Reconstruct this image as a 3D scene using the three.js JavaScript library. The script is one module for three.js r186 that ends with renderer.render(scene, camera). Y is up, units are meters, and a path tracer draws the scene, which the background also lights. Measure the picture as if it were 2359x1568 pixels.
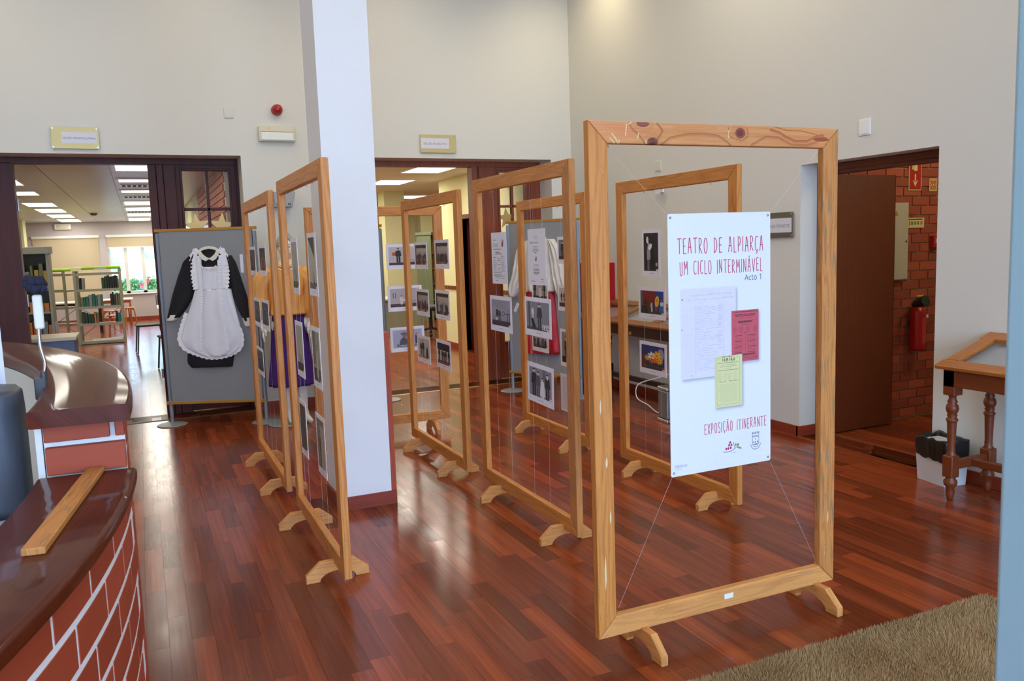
import * as THREE from 'three';
import { RoundedBoxGeometry } from 'three/addons/geometries/RoundedBoxGeometry.js';
import { mergeGeometries, toCreasedNormals } from 'three/addons/utils/BufferGeometryUtils.js';
import { MarchingCubes } from 'three/addons/objects/MarchingCubes.js';
import { RectAreaLightUniformsLib } from 'three/addons/lights/RectAreaLightUniformsLib.js';
import { createNoise2D, createNoise3D } from 'simplex-noise';

/* ---------- camera, sky, light, exposure ---------- */
RectAreaLightUniformsLib.init();
const scene = new THREE.Scene();
const camera = new THREE.PerspectiveCamera(2 * Math.atan(784 / 1900) * 180 / Math.PI, 2359 / 1568, 0.05, 200);
camera.position.set(0, 1.5, 0);
camera.rotation.order = 'YXZ';
camera.rotation.set(-0.11504, -0.41935, -0.03382);
camera.focus = 3.6; camera.userData.fStop = 11;
scene.background = new THREE.Color().setRGB(0.68, 0.95, 1.42);
scene.backgroundIntensity = 9;
const renderer = new THREE.WebGLRenderer({ antialias: true });
renderer.toneMapping = THREE.LinearToneMapping;
renderer.toneMappingExposure = 1.0;
renderer.shadowMap.enabled = true;
const LAMP_WARM = new THREE.Color().setRGB(1.0, 0.86, 0.56), LAMP_TUBE = new THREE.Color().setRGB(1.0, 0.95, 0.82), LAMP_HALL = new THREE.Color().setRGB(1.0, 0.91, 0.72);
const TUBE_POWER = 9.5, ADULT_POWER = 17, SPOT_POWER = 2, CORRIDOR_POWER = 1.9, HALL_POWER = 5.2;

/* ---------- small helpers ---------- */
let seedState = 7;
const rnd = () => { seedState = (seedState * 1664525 + 1013904223) >>> 0; return seedState / 4294967296; };
const reseed = (n) => { seedState = n >>> 0; };
const lerp = THREE.MathUtils.lerp, PI = Math.PI, V3 = THREE.Vector3;
const n2 = createNoise2D(() => rnd()), n3 = createNoise3D(() => rnd());
const used = {};
const numbered = (n) => { const k = used[n] = (used[n] ?? -1) + 1; return k ? `${n}_${String(k).padStart(3, '0')}` : n; };
const std = (o) => new THREE.MeshStandardMaterial(o);
const phys = (o) => new THREE.MeshPhysicalMaterial(o);
const srgb = (r, g, b) => new THREE.Color().setRGB(r / 255, g / 255, b / 255, THREE.SRGBColorSpace);
function tag(o, label, category, group) { o.userData.label = label; o.userData.category = category; if (group) o.userData.group = group; return o; }
function thing(name, label, category, pos = [0, 0, 0], turn = 0, group) {
  const g = new THREE.Group(); g.name = numbered(name); g.position.set(...pos); g.rotation.y = turn; scene.add(g);
  return tag(g, label, category, group);
}
function part(name, geo, mat, parent) { const m = new THREE.Mesh(geo, mat); m.name = name; parent.add(m); return m; }
function struct(name, geo, mat, parent) {
  const m = geo ? new THREE.Mesh(geo, mat) : new THREE.Group(); m.name = parent ? name : numbered(name);
  if (!parent) m.userData.kind = 'structure';
  (parent ?? scene).add(m); return m;
}
/* uv in metres, grain (v) along the axis named */
function uvm(g, long = 'y', du = 0, dv = 0) {
  g = g.index ? g.toNonIndexed() : g;
  const p = g.attributes.position, uv = new Float32Array(p.count * 2), a = new V3(), b = new V3(), c = new V3(), n = new V3();
  for (let i = 0; i < p.count; i += 3) {
    a.fromBufferAttribute(p, i); b.fromBufferAttribute(p, i + 1); c.fromBufferAttribute(p, i + 2);
    n.copy(b).sub(a).cross(c.clone().sub(a));
    const w = { x: Math.abs(n.x), y: Math.abs(n.y), z: Math.abs(n.z) };
    const axes = ['x', 'y', 'z'].filter((k) => k !== (w.x >= w.y && w.x >= w.z ? 'x' : w.y >= w.z ? 'y' : 'z'));
    const vAx = axes.includes(long) ? long : axes[1], uAx = axes[0] === vAx ? axes[1] : axes[0];
    [a, b, c].forEach((q, k) => { uv[(i + k) * 2] = q[uAx] + du + w.x * 0; uv[(i + k) * 2 + 1] = q[vAx] + dv; });
  }
  g.setAttribute('uv', new THREE.BufferAttribute(uv, 2));
  return g;
}
const box = (w, h, d, x = 0, y = 0, z = 0) => new THREE.BoxGeometry(w, h, d).translate(x, y, z);
/* box between two corners */
const bx = (x0, y0, z0, x1, y1, z1) => box(Math.abs(x1 - x0), Math.abs(y1 - y0), Math.abs(z1 - z0), (x0 + x1) / 2, (y0 + y1) / 2, (z0 + z1) / 2);
const rbox = (w, h, d, r, x = 0, y = 0, z = 0, s = 2) => new RoundedBoxGeometry(w, h, d, s, r).translate(x, y, z);
const rbx = (x0, y0, z0, x1, y1, z1, r, s = 2) => rbox(Math.abs(x1 - x0), Math.abs(y1 - y0), Math.abs(z1 - z0), r, (x0 + x1) / 2, (y0 + y1) / 2, (z0 + z1) / 2, s);
const merge = (list) => mergeGeometries(list.map((g) => { const q = g.index ? g.toNonIndexed() : g.clone(); for (const k of Object.keys(q.attributes)) if (!['position', 'normal', 'uv'].includes(k)) q.deleteAttribute(k); return q; }));
const cyl = (r0, r1, h, x = 0, y = 0, z = 0, n = 20) => new THREE.CylinderGeometry(r0, r1, h, n).translate(x, y, z);
function bar(a, b, r, n = 8) {
  const A = new V3(...a), B = new V3(...b), d = B.clone().sub(A), g = new THREE.CylinderGeometry(r, r, d.length(), n);
  g.applyQuaternion(new THREE.Quaternion().setFromUnitVectors(new V3(0, 1, 0), d.clone().normalize()));
  return g.translate(...A.add(B).multiplyScalar(0.5).toArray());
}
const tube = (pts, r, seg = 40, n = 8) => new THREE.TubeGeometry(new THREE.CatmullRomCurve3(pts.map((p) => new V3(...p))), seg, r, n);
const lathe = (prof, n = 24) => new THREE.LatheGeometry(prof.map(([r, y]) => new THREE.Vector2(r, y)), n);
function poly(pts, depth, bevel = 0, bs = 2) {
  const s = new THREE.Shape(pts.map(([x, y]) => new THREE.Vector2(x, y)));
  return new THREE.ExtrudeGeometry(s, { depth: depth - 2 * bevel, bevelEnabled: bevel > 0, bevelSize: bevel, bevelThickness: bevel, bevelOffset: -bevel, bevelSegments: bs, curveSegments: 12 }).translate(0, 0, bevel);
}
/* a flat wall in x-y with rectangular holes, thick along -z from z = 0 */
function wallShape(x0, y0, x1, y1, holes, thick) {
  const s = new THREE.Shape([[x0, y0], [x1, y0], [x1, y1], [x0, y1]].map((p) => new THREE.Vector2(...p)));
  for (const [a, b, c, d] of holes) s.holes.push(new THREE.Path([[a, b], [a, d], [c, d], [c, b]].map((p) => new THREE.Vector2(...p))));
  return new THREE.ExtrudeGeometry(s, { depth: thick, bevelEnabled: false }).translate(0, 0, -thick);
}
/* skin through rings of points (each ring closed) */
function loft(rings, capA = true, capB = true) {
  const n = rings[0].length, pos = [], idx = [], uv = [];
  rings.forEach((r, i) => r.forEach((p, k) => { pos.push(p.x, p.y, p.z); uv.push(k / n, i / (rings.length - 1)); }));
  for (let i = 0; i < rings.length - 1; i++) for (let k = 0; k < n; k++) {
    const a = i * n + k, b = i * n + (k + 1) % n, c = a + n, d = b + n; idx.push(a, b, c, b, d, c);
  }
  const cap = (i, flip) => {
    const m = new V3(); rings[i].forEach((p) => m.add(p)); m.divideScalar(n); const at = pos.length / 3; pos.push(m.x, m.y, m.z); uv.push(0.5, 0.5);
    for (let k = 0; k < n; k++) { const a = i * n + k, b = i * n + (k + 1) % n; flip ? idx.push(at, b, a) : idx.push(at, a, b); }
  };
  if (capA) cap(0, true); if (capB) cap(rings.length - 1, false);
  const g = new THREE.BufferGeometry(); g.setAttribute('position', new THREE.Float32BufferAttribute(pos, 3)); g.setAttribute('uv', new THREE.Float32BufferAttribute(uv, 2)); g.setIndex(idx); g.computeVertexNormals(); return g;
}
/* smooth interpolation through rows of numbers, row[0] is the parameter */
function rowsAt(rows, t) {
  let i = 0; while (i < rows.length - 2 && (rows[i + 1][0] - t) * Math.sign(rows[1][0] - rows[0][0]) < 0) i++;
  const a = rows[i], b = rows[i + 1], k = THREE.MathUtils.clamp((t - a[0]) / (b[0] - a[0]), 0, 1), s = k * k * (3 - 2 * k) * 0.35 + k * 0.65;
  return a.map((v, j) => lerp(v, b[j], s));
}
/* a flattened garment: horizontal slices [y, x left, x right]; back flat at z0, belly depth d, folds */
function garment(rows, z0, d, folds = 0, amp = 0, slices = 26, n = 40, seed = 1) {
  const rings = [], y0 = rows[0][0], y1 = rows[rows.length - 1][0];
  for (let i = 0; i <= slices; i++) {
    const [y, xl, xr] = rowsAt(rows, lerp(y0, y1, i / slices)), w = (xr - xl) / 2, cx = (xl + xr) / 2, ring = [];
    for (let k = 0; k < n; k++) {
      const a = -k / n * 2 * PI, ca = Math.cos(a), sa = Math.sin(a), front = sa > 0;
      const sx = Math.sign(ca) * Math.pow(Math.abs(ca), 0.8), sz = Math.pow(Math.abs(sa), 0.65);
      const f = front ? 1 + amp * (Math.sin(folds * (sx * 2.2 + 0.25 * n2(seed, y * 3)) + seed) + 0.6 * n2(sx * 3 + seed, y * 6)) : 0;
      ring.push(new V3(cx + sx * w, y, z0 + (front ? sz * d * f : 0)));
    }
    rings.push(ring);
  }
  return loft(rings);
}
/* a ruffled ribbon along a path of [x, y], reaching outwards by w to the left of travel */
function ruffle(path, w, z0, waves, amp, seg = 90) {
  const c = new THREE.CatmullRomCurve3(path.map(([x, y]) => new V3(x, y, 0))), pos = [], idx = [], uv = [];
  for (let i = 0; i <= seg; i++) {
    const t = i / seg, p = c.getPointAt(t), d = c.getTangentAt(t);
    for (let k = 0; k <= 4; k++) {
      const q = k / 4, ww = w * q * (1 + 0.1 * Math.sin(t * waves * 2 * PI + 1));
      pos.push(p.x - d.y * ww, p.y + d.x * ww, z0 + q * amp * Math.sin(t * waves * 2 * PI) + q * 0.004); uv.push(t * 4, q);
    }
  }
  for (let i = 0; i < seg; i++) for (let k = 0; k < 4; k++) { const a = i * 5 + k, b = a + 1, e = a + 5, f = a + 6; idx.push(a, b, e, b, f, e); }
  const g = new THREE.BufferGeometry(); g.setAttribute('position', new THREE.Float32BufferAttribute(pos, 3)); g.setAttribute('uv', new THREE.Float32BufferAttribute(uv, 2)); g.setIndex(idx); g.computeVertexNormals(); return g;
}
/* a profile of [radius, y] swept round the axis of the desk */
const DESK = { x: -4.2127, z: -2.7129, R: 4.162, r: 3.907 };
function arcSweep(prof, a0, a1, seg) {
  const rings = [];
  for (let i = 0; i <= seg; i++) { const a = lerp(a0, a1, i / seg); rings.push(prof.map(([r, y]) => new V3(r * Math.cos(a), y, r * Math.sin(a)))); }
  const g = loft(rings), q = g.toNonIndexed(); q.deleteAttribute('normal'); return toCreasedNormals(q, 0.6);
}

/* ---------- textures ---------- */
function paint(w, h, fn, color = true, repeat) {
  const d = new Uint8Array(w * h * 4);
  for (let y = 0; y < h; y++) for (let x = 0; x < w; x++) { const c = fn(x / w, y / h), i = (y * w + x) * 4; d[i] = c[0]; d[i + 1] = c[1]; d[i + 2] = c[2]; d[i + 3] = 255; }
  const t = new THREE.DataTexture(d, w, h); t.wrapS = t.wrapT = THREE.RepeatWrapping; t.magFilter = THREE.LinearFilter; t.minFilter = THREE.LinearFilter;
  if (color) t.colorSpace = THREE.SRGBColorSpace; if (repeat) t.repeat.set(...repeat); t.needsUpdate = true; return t;
}
const mix3 = (a, b, t) => { t = Math.min(1, Math.max(0, t)); return [a[0] + (b[0] - a[0]) * t, a[1] + (b[1] - a[1]) * t, a[2] + (b[2] - a[2]) * t]; };
/* periodic-looking noise: blend of two shifted copies so that tiles meet */
const tile = (f) => (u, v) => { const k = 1 - v; return f(u, v) * k + f(u, v - 1) * (1 - k); };
/* pine: u across 0.25 m, v along 1 m */
const pineGrain = tile((u, v) => { const w = n2(u * 3, v * 1.3) * 0.5 + n2(u * 9 + 7, v * 3) * 0.12; return Math.sin((u * 24 + w * 7) * 2); });
const pineFine = (u, v) => n2(u * 160, v * 5) * 0.6 + n2(u * 330, v * 14) * 0.4;
const pineWear = (u, v) => n2(u * 6 + 30, v * 4 - 9) * 0.6 + n2(u * 26, v * 9 + 4) * 0.4;
function pineTex(light, dark, grey, greyAmount) {
  return paint(320, 1024, (u, v) => {
    const g = pineGrain(u, v), f = pineFine(u, v), w = pineWear(u, v);
    let c = mix3(light, dark, Math.pow(Math.max(0, g * 0.5 + 0.5), 2.2) * 0.55 + f * 0.2 + 0.12);
    c = mix3(c, grey, Math.max(0, w - 0.25) * greyAmount);
    const scar = n2(u * 22 + 90, v * 5 + 5) + 0.35 * n2(u * 90, v * 40), crack = n2(u * 34 - 40, v * 4.5 + 55) + 0.35 * n2(u * 110, v * 46);
    if (scar > 0.98) c = mix3(c, [228, 190, 138], Math.min(0.7, (scar - 0.98) * 8));
    if (crack > 0.98) c = mix3(c, [84, 52, 32], Math.min(0.6, (crack - 0.98) * 7));
    return c;
  }, true, [4, 1]);
}
const PINE = pineTex([216, 148, 78], [180, 106, 44], [138, 112, 86], 0.5);
const PINE_PALE = pineTex([222, 160, 96], [188, 122, 64], [146, 122, 94], 0.6);
const PINE_GREY = pineTex([206, 142, 80], [166, 104, 50], [128, 110, 92], 1.5);
/* dark door wood: u across 0.5 m, v along 1 m */
const DARKWOOD = paint(256, 512, (u, v) => { const f = tile((a, b) => n2(a * 60, b * 3) * 0.6 + n2(a * 150, b * 9) * 0.4)(u, v), s = n2(u * 7, v * 1.5) * 0.5; return mix3([66, 30, 20], [112, 58, 34], 0.45 + f * 0.3 + s * 0.3); }, true, [2, 1]);
const LEAFWOOD = paint(256, 512, (u, v) => { const f = tile((a, b) => n2(a * 90, b * 2.4) * 0.6 + n2(a * 200, b * 7) * 0.4)(u, v); return mix3([96, 44, 18], [134, 70, 30], 0.5 + f * 0.45); }, true, [2, 1]);
/* floor: several strips of dark red timber, u across 0.5 m, v along 1.2 m */
const PLANKTEX = paint(512, 1024, (u, v) => {
  const f = tile((a, b) => n2(a * 90, b * 2.2) * 0.4 + n2(a * 210, b * 6) * 0.25 + n2(a * 26, b * 1.2) * 0.35)(u, v), s = tile((a, b) => n2(a * 12 + 4, b * 1.4))(u, v);
  return mix3([152, 74, 40], [86, 36, 20], 0.42 + f * 0.28 + s * 0.2);
}, true, [2, 1 / 1.2]);
const FELT = paint(256, 256, (u, v) => { const f = 8 * (rnd() - 0.5) + 5 * n2(u * 40, v * 40); return [122 + f, 124 + f, 126 + f]; }, true, [3, 3]);
const PLASTER = paint(512, 512, (u, v) => { const f = 128 + 26 * (rnd() - 0.5) + 30 * n2(u * 60, v * 60) + 24 * n2(u * 13, v * 13); return [f, f, f]; }, false, [1.4, 1.4]);
const SCRATCH = paint(512, 512, (u, v) => { const f = 52 + 7 * n2(u * 5, v * 5) + 4 * n2(u * 40, v * 3) + 3 * (rnd() - 0.5); return [f, f, f]; }, false, [1.2, 0.6]);
const WEAVE = paint(128, 128, (u, v) => { const f = 128 + 50 * Math.sin(u * 2 * PI * 16) * Math.sin(v * 2 * PI * 16) + 30 * (rnd() - 0.5); return [f, f, f]; }, false, [14, 14]);
/* ---------- materials ---------- */
const M = {
  columnPaint: std({ color: srgb(236, 236, 234), roughness: 0.9, bumpMap: PLASTER, bumpScale: 0.0006 }),
  wall: std({ color: srgb(216, 213, 202), roughness: 0.93, bumpMap: PLASTER, bumpScale: 0.0006 }),
  ceilingAdults: std({ color: srgb(222, 220, 206), roughness: 0.95 }),
  wallCream: std({ color: srgb(216, 213, 166), roughness: 0.93, bumpMap: PLASTER, bumpScale: 0.0006 }),
  wallPink: std({ color: srgb(192, 182, 184), roughness: 0.93 }),
  ceiling: std({ color: srgb(228, 226, 220), roughness: 0.95 }),
  ceilingSlat: std({ color: srgb(212, 220, 222), roughness: 0.35 }),
  baseboard: std({ map: DARKWOOD, color: new THREE.Color().setRGB(2.7, 1.45, 1.0), roughness: 0.5 }),
  darkWood: phys({ map: DARKWOOD, color: srgb(215, 175, 175), roughness: 0.45, specularIntensity: 0.5 }),
  redWood: std({ map: DARKWOOD, color: new THREE.Color().setRGB(2.5, 2.1, 1.4), roughness: 0.45 }),
  leafWood: std({ map: LEAFWOOD, color: srgb(226, 206, 190), roughness: 0.5 }),
  dado: std({ map: DARKWOOD, color: new THREE.Color().setRGB(4.4, 2.6, 1.9), roughness: 0.45 }),
  pine: std({ map: PINE, color: srgb(255, 250, 228), roughness: 0.52 }), pinePale: std({ map: PINE_PALE, color: srgb(255, 250, 230), roughness: 0.58 }), pineGrey: std({ map: PINE_GREY, color: srgb(255, 250, 234), roughness: 0.58 }),
  subfloor: std({ color: srgb(40, 20, 14), roughness: 0.8 }),
  threshold: std({ color: srgb(104, 84, 66), metalness: 0.3, roughness: 0.6 }),
  brass: std({ color: srgb(190, 160, 105), metalness: 0.85, roughness: 0.4 }),
  steel: std({ color: srgb(176, 178, 180), metalness: 0.9, roughness: 0.35 }),
  steelDark: std({ color: srgb(90, 92, 96), metalness: 0.7, roughness: 0.4 }),
  plate: std({ color: srgb(196, 180, 126), metalness: 0.6, roughness: 0.5 }),
  glass: phys({ color: 0xffffff, transmission: 1, thickness: 0, roughness: 0.02, ior: 1.5 }),
  white: std({ color: srgb(232, 232, 228), roughness: 0.6 }), whiteGloss: std({ color: srgb(226, 226, 220), roughness: 0.3 }),
  black: std({ color: srgb(22, 22, 24), roughness: 0.5 }), blackGloss: std({ color: srgb(16, 16, 18), roughness: 0.22 }),
  grey: std({ color: srgb(150, 154, 158), roughness: 0.5 }), greyDark: std({ color: srgb(70, 72, 78), roughness: 0.5 }),
  felt: std({ map: FELT, color: new THREE.Color().setRGB(1.4, 1.36, 1.3), roughness: 1 }),
  panelRail: std({ color: srgb(176, 124, 48), roughness: 0.5 }), panelPost: std({ color: srgb(140, 150, 160), roughness: 0.4, metalness: 0.3 }),
  panelFoot: std({ color: srgb(150, 158, 158), roughness: 0.45, metalness: 0.25 }),
  brick: [0, 1, 2, 3].map((k) => std({ color: srgb(154 + 6 * k, 60 + 4 * k, 28 + 4 * k), roughness: 0.62 })),
  brickDark: [0, 1, 2, 3].map((k) => std({ color: srgb(150 + 8 * k, 70 + 5 * k, 48 + 4 * k), roughness: 0.75 })),
  mortar: std({ color: srgb(226, 226, 222), roughness: 0.9 }), mortarWarm: std({ color: srgb(196, 176, 148), roughness: 0.9 }),
  counter: phys({ map: DARKWOOD, color: new THREE.Color().setRGB(0.95, 0.58, 0.36), roughness: 0.5, specularIntensity: 0.2, clearcoat: 0.36, clearcoatRoughness: 0.06 }),
  redPaint: std({ color: srgb(168, 14, 16), roughness: 0.3 }), redDull: std({ color: srgb(176, 30, 28), roughness: 0.45 }),
  chrome: std({ color: srgb(200, 200, 200), metalness: 1, roughness: 0.2 }),
};
const DARK = M.darkWood;

/* ---------- the shell of the hall ---------- */
const HALL = { x0: -3.3, x1: 4.43, z0: -8.17, z1: 5, h: 4.5 };
// floor: an under-floor slab, then planks
const floor = struct('floor');
part('slab', bx(-6, -0.3, -22.3, 8.4, -0.008, 5.3), M.subfloor, floor);
{
  const zc0 = (z) => z + 0.3, W = 0.083, L = 0.6, GAP = 0.0007, all = [];
  reseed(11);
  camera.updateMatrixWorld(); camera.updateProjectionMatrix();
  const view = new THREE.Matrix4().multiplyMatrices(camera.projectionMatrix, camera.matrixWorldInverse.copy(camera.matrixWorld).invert());
  for (let i = 0, x = -5.9; x < 8.3; x += W, i++) {
    const off = rnd() * L;
    for (let z = -22.2 + off - L; z < 5.0; z += L) {
      if (x < -4 && z > -8.3) continue;
      if (x > 4.5 && (zc0(z) > -1.3 || (zc0(z) < -5.1 && zc0(z) > -8.2))) continue;
      const zc = z + L / 2, p = new V3(x + W / 2, 0, zc).applyMatrix4(view);
      const seen = p.z > -1 && p.z < 1 && Math.abs(p.x) < 1.08 && Math.abs(p.y) < 1.15 && zc > -8.2 && x < 4.43 && x > -0.75;
      const covered = (x > 0.9 && x < 3.0 && zc > -2.1);
      all.push({ x: x + W / 2, z: zc, tone: rnd(), v: Math.floor(rnd() * 6), seen: seen && !covered, d: Math.hypot(x, zc) });
    }
  }
  const geos = [0, 1, 2, 3, 4, 5].map((k) => { const g = uvm(box(W - GAP, 0.008, L - GAP, 0, -0.004, 0), 'z', k * 0.083 + 0.02, k * 0.37); return g; });
  const tones = [[0.78, 0.74, 0.72], [0.98, 0.92, 0.9], [1.2, 1.14, 1.08], [1.38, 1.3, 1.16], [1.6, 1.5, 1.26]].map((c) => new THREE.Color().setRGB(...c));
  const mats = tones.map((c) => phys({ map: PLANKTEX, color: c, roughnessMap: SCRATCH, roughness: 1, specularIntensity: 0.65 }));
  const near = all.filter((p) => p.seen).sort((a, b) => a.d - b.d).slice(0, 300), nearSet = new Set(near);
  const pick = (t) => t < 0.18 ? 0 : t < 0.42 ? 1 : t < 0.7 ? 2 : t < 0.88 ? 3 : 4;
  for (const p of near) { const m = part('plank', geos[p.v], mats[pick(p.tone)], floor); m.position.set(p.x, 0, p.z); }
  const rest = all.filter((p) => !nearSet.has(p)), fieldMat = phys({ map: PLANKTEX, roughnessMap: SCRATCH, roughness: 1, specularIntensity: 0.65 });
  for (let v = 0; v < 6; v++) {
    const list = rest.filter((p) => p.v === v), im = new THREE.InstancedMesh(geos[v], fieldMat, list.length), mt = new THREE.Matrix4();
    list.forEach((p, k) => { im.setMatrixAt(k, mt.makeTranslation(p.x, 0, p.z)); im.setColorAt(k, tones[pick(p.tone)]); });
    im.name = 'plank_field'; im.userData.kind = 'stuff'; floor.add(im);
  }
}
// far wall with its two recessed double doors
const FW = 0.3;
struct('wall_back', wallShape(HALL.x0 - 0.3, 0, HALL.x1 + 0.24, HALL.h, [[-1.2, 0, 0.937, 2.412], [2.05, 0, 4.18, 2.41]], FW).translate(0, 0, HALL.z0), M.wall);
// right wall with the doorway to the corridor
{
  const g = wallShape(-HALL.z1, 0, -HALL.z0, HALL.h, [[3.545, 0, 4.687, 2.005]], 0.24).rotateY(PI / 2);   // x of the shape runs along -z
  struct('wall_right', g.translate(HALL.x1 + 0.24, 0, 0), M.wall);
}
struct('wall_left', bx(HALL.x0 - 0.3, 0, HALL.z0, HALL.x0, HALL.h, HALL.z1), M.wall);
struct('wall_front', wallShape(HALL.x0 - 0.3, 0, HALL.x1 + 0.24, HALL.h, [[-3.1, 0.06, 1.0, 4.2], [1.0, 0.06, 2.3, 2.3], [2.3, 0.06, 4.3, 4.2]].map(([a, b, c, d]) => [a + 0.02, b, c - 0.02, d]), 0.3).translate(0, 0, HALL.z1 + 0.3), M.wall);
struct('ceiling', bx(HALL.x0 - 0.3, HALL.h, HALL.z0 - FW, HALL.x1 + 0.24, HALL.h + 0.2, HALL.z1 + 0.3), M.ceiling);
// glazed front behind the photographer
{
  const w = struct('window_1'), z = HALL.z1 + 0.12, f = [];
  for (const [x0, x1, y1, n] of [[-3.08, 0.98, 4.2, 2], [1.02, 2.28, 2.3, 1], [2.32, 4.28, 4.2, 1]]) {
    const s = (x1 - x0) / n, ys = y1 > 3 ? [0.06, 2.25, 4.155] : [0.06, 2.255];
    for (let i = 0; i <= n; i++) { const x = Math.min(x0 + i * s, x1 - 0.045); f.push(bx(x, 0.06, z - 0.03, x + 0.045, y1, z + 0.03)); }
    for (const y of ys) f.push(bx(x0, y, z - 0.03, x1, y + 0.045, z + 0.03));
    for (let i = 0; i < n; i++) for (let k = 0; k < ys.length - 1; k++) part('pane', bx(x0 + i * s + 0.045, ys[k] + 0.045, z - 0.003, x0 + (i + 1) * s - (i === n - 1 ? 0.045 : 0), ys[k + 1], z + 0.003), M.glass, w);
  }
  part('window_frame', merge(f), M.whiteGloss, w);
}
// baseboards
{
  const b = (name, g) => struct(name, uvm(g, 'x'), M.baseboard);
  b('baseboard_back', bx(0.937, 0, -8.17, 2.05, 0.075, -8.155)); b('baseboard_back', bx(4.18, 0, -8.17, 4.43, 0.075, -8.155));
  const r = (name, g) => struct(name, uvm(g, 'z'), M.baseboard);
  r('baseboard_right', bx(4.415, 0, -8.17, 4.43, 0.075, -4.687)); r('baseboard_right', bx(4.415, 0, -3.545, 4.43, 0.075, 5));
  b('baseboard_right', bx(4.415, 0, -4.702, 4.66, 0.075, -4.687 + 0.012));
}
// the white column with its skirting and the timber guard on its side
{
  struct('column', bx(0.962, 0, -5.02, 1.262, HALL.h, -4.66), M.columnPaint);
  struct('baseboard_column', uvm(merge([bx(0.95, 0, -4.66, 1.29, 0.078, -4.645), bx(0.945, 0, -5.03, 0.962, 0.078, -4.645)]), 'x'), M.baseboard);
  struct('trim_column', uvm(bx(1.264, 0.0, -5.02, 1.294, 1.02, -4.662), 'y'), M.dado);
}
// thresholds
struct('trim_threshold', bx(-1.2, -0.002, -8.19, 0.937, 0.003, -8.15), M.threshold);
struct('trim_threshold', bx(2.05, -0.002, -8.19, 4.18, 0.003, -8.15), M.brass);
struct('trim_threshold', bx(4.655, -0.002, -4.687, 4.69, 0.003, -3.545), M.redWood);

/* ---------- doors of the far wall ---------- */
const ZD = -8.45;   // front face of the joinery
function doorUnit(name, x0, x1, open0, open1, leafX0, leafX1, wood, mutX, panes, hasOpenLeaf) {
  const d = struct(name), fr = [];
  fr.push(bx(x0, 2.355, ZD - 0.12, x1, 2.42, ZD));                        // head
  fr.push(bx(x0, 0, ZD - 0.12, open0, 2.36, ZD), bx(leafX1, 0, ZD - 0.12, x1, 2.36, ZD));
  part('door_frame', uvm(merge(fr), 'y'), wood, d);
  // mullion with its mouldings
  const mo = [rbx(open1, 0, ZD - 0.13, open1 + 0.07, 2.356, ZD + 0.012, 0.006), rbx(open1 + 0.07, 0, ZD - 0.12, open1 + 0.13, 2.356, ZD + 0.03, 0.006), rbx(open1 + 0.13, 0, ZD - 0.12, leafX0, 2.356, ZD + 0.012, 0.006)];
  mo.forEach((g) => part('jamb', uvm(g, 'y'), wood, d));
  // fixed leaf: stiles, rails and panes
  const z0 = ZD - 0.09, z1 = ZD - 0.03, [pxs, pys] = panes, st = [];
  const leaf = part('leaf', uvm(merge([bx(leafX0, 0.01, z0, pxs[0], 2.355, z1), bx(pxs[2], 0.01, z0, leafX1, 2.355, z1), bx(pxs[0], pys[0], z0, pxs[2], 2.355, z1), bx(pxs[0], 0.01, z0, pxs[2], pys[pys.length - 1], z1)]), 'y'), wood, d);
  part('muntin', uvm(rbx(pxs[1] - 0.014, pys[pys.length - 1], z0 + 0.01, pxs[1] + 0.014, pys[0], z1 - 0.004, 0.004), 'y'), wood, leaf);
  for (let i = 1; i < pys.length - 1; i++) part('muntin', uvm(rbx(pxs[0], pys[i] - 0.014, z0 + 0.01, pxs[2], pys[i] + 0.014, z1 - 0.004, 0.004), 'x'), wood, leaf);
  const bead = [[pxs[0] - 0.022, pxs[0]], [pxs[2], pxs[2] + 0.022]].map(([a, b]) => rbx(a, pys[pys.length - 1] - 0.02, z1, b, pys[0] + 0.02, z1 + 0.014, 0.005)).concat([[pys[0], pys[0] + 0.022], [pys[pys.length - 1] - 0.022, pys[pys.length - 1]]].map(([a, b]) => rbx(pxs[0], a, z1, pxs[2], b, z1 + 0.014, 0.005)));
  part('glazing_bead', uvm(merge(bead), 'y'), wood, leaf);
  for (let i = 0; i < pys.length - 1; i++) for (let k = 0; k < 2; k++) part('pane', bx(pxs[k] + (k ? 0.014 : 0), pys[i + 1] + (i < pys.length - 2 ? 0.014 : 0), z0 + 0.027, pxs[k + 1] - (k ? 0 : 0.014), pys[i] - (i ? 0.014 : 0), z0 + 0.031), M.glass, leaf);
  return d;
}
const d1 = doorUnit('door_1', -1.2, 0.937, -0.945, 0.135, 0.37, 0.915, DARK, null, [[0.43, 0.648, 0.842], [2.3, 1.94, 1.58, 1.22, 0.42]]);
const d2 = doorUnit('door_2', 2.05, 4.18, 2.2, 3.355, 3.62, 4.06, M.redWood, null, [[3.69, 3.845, 4.005], [2.3, 1.93, 1.57, 1.21, 0.42]]);
// opened leaves, folded back into the rooms behind
for (const [d, x, m] of [[d1, -0.945, DARK], [d2, 3.4, M.redWood]]) {
  const turn = m === DARK ? 0.2 : -0.42;
  const leaf = part('open_leaf', uvm(bx(-0.045, 0.01, -0.86, 0, 2.35, 0), 'y').rotateY(turn).translate(x, 0, ZD - 0.125), m === DARK ? M.redWood : DARK, d);
  for (const y of [0.35, 1.15, 2.0]) part('hinge', cyl(0.012, 0.012, 0.11, m === DARK ? x + 0.006 : x, y, ZD - 0.1, 10), M.steel, leaf);
}
for (const [y, h] of [[1.1, 0.1], [0.4, 0.09]]) part('hinge', cyl(0.012, 0.012, h, 0.126, y, ZD - 0.02, 10), M.steel, d1);
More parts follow.
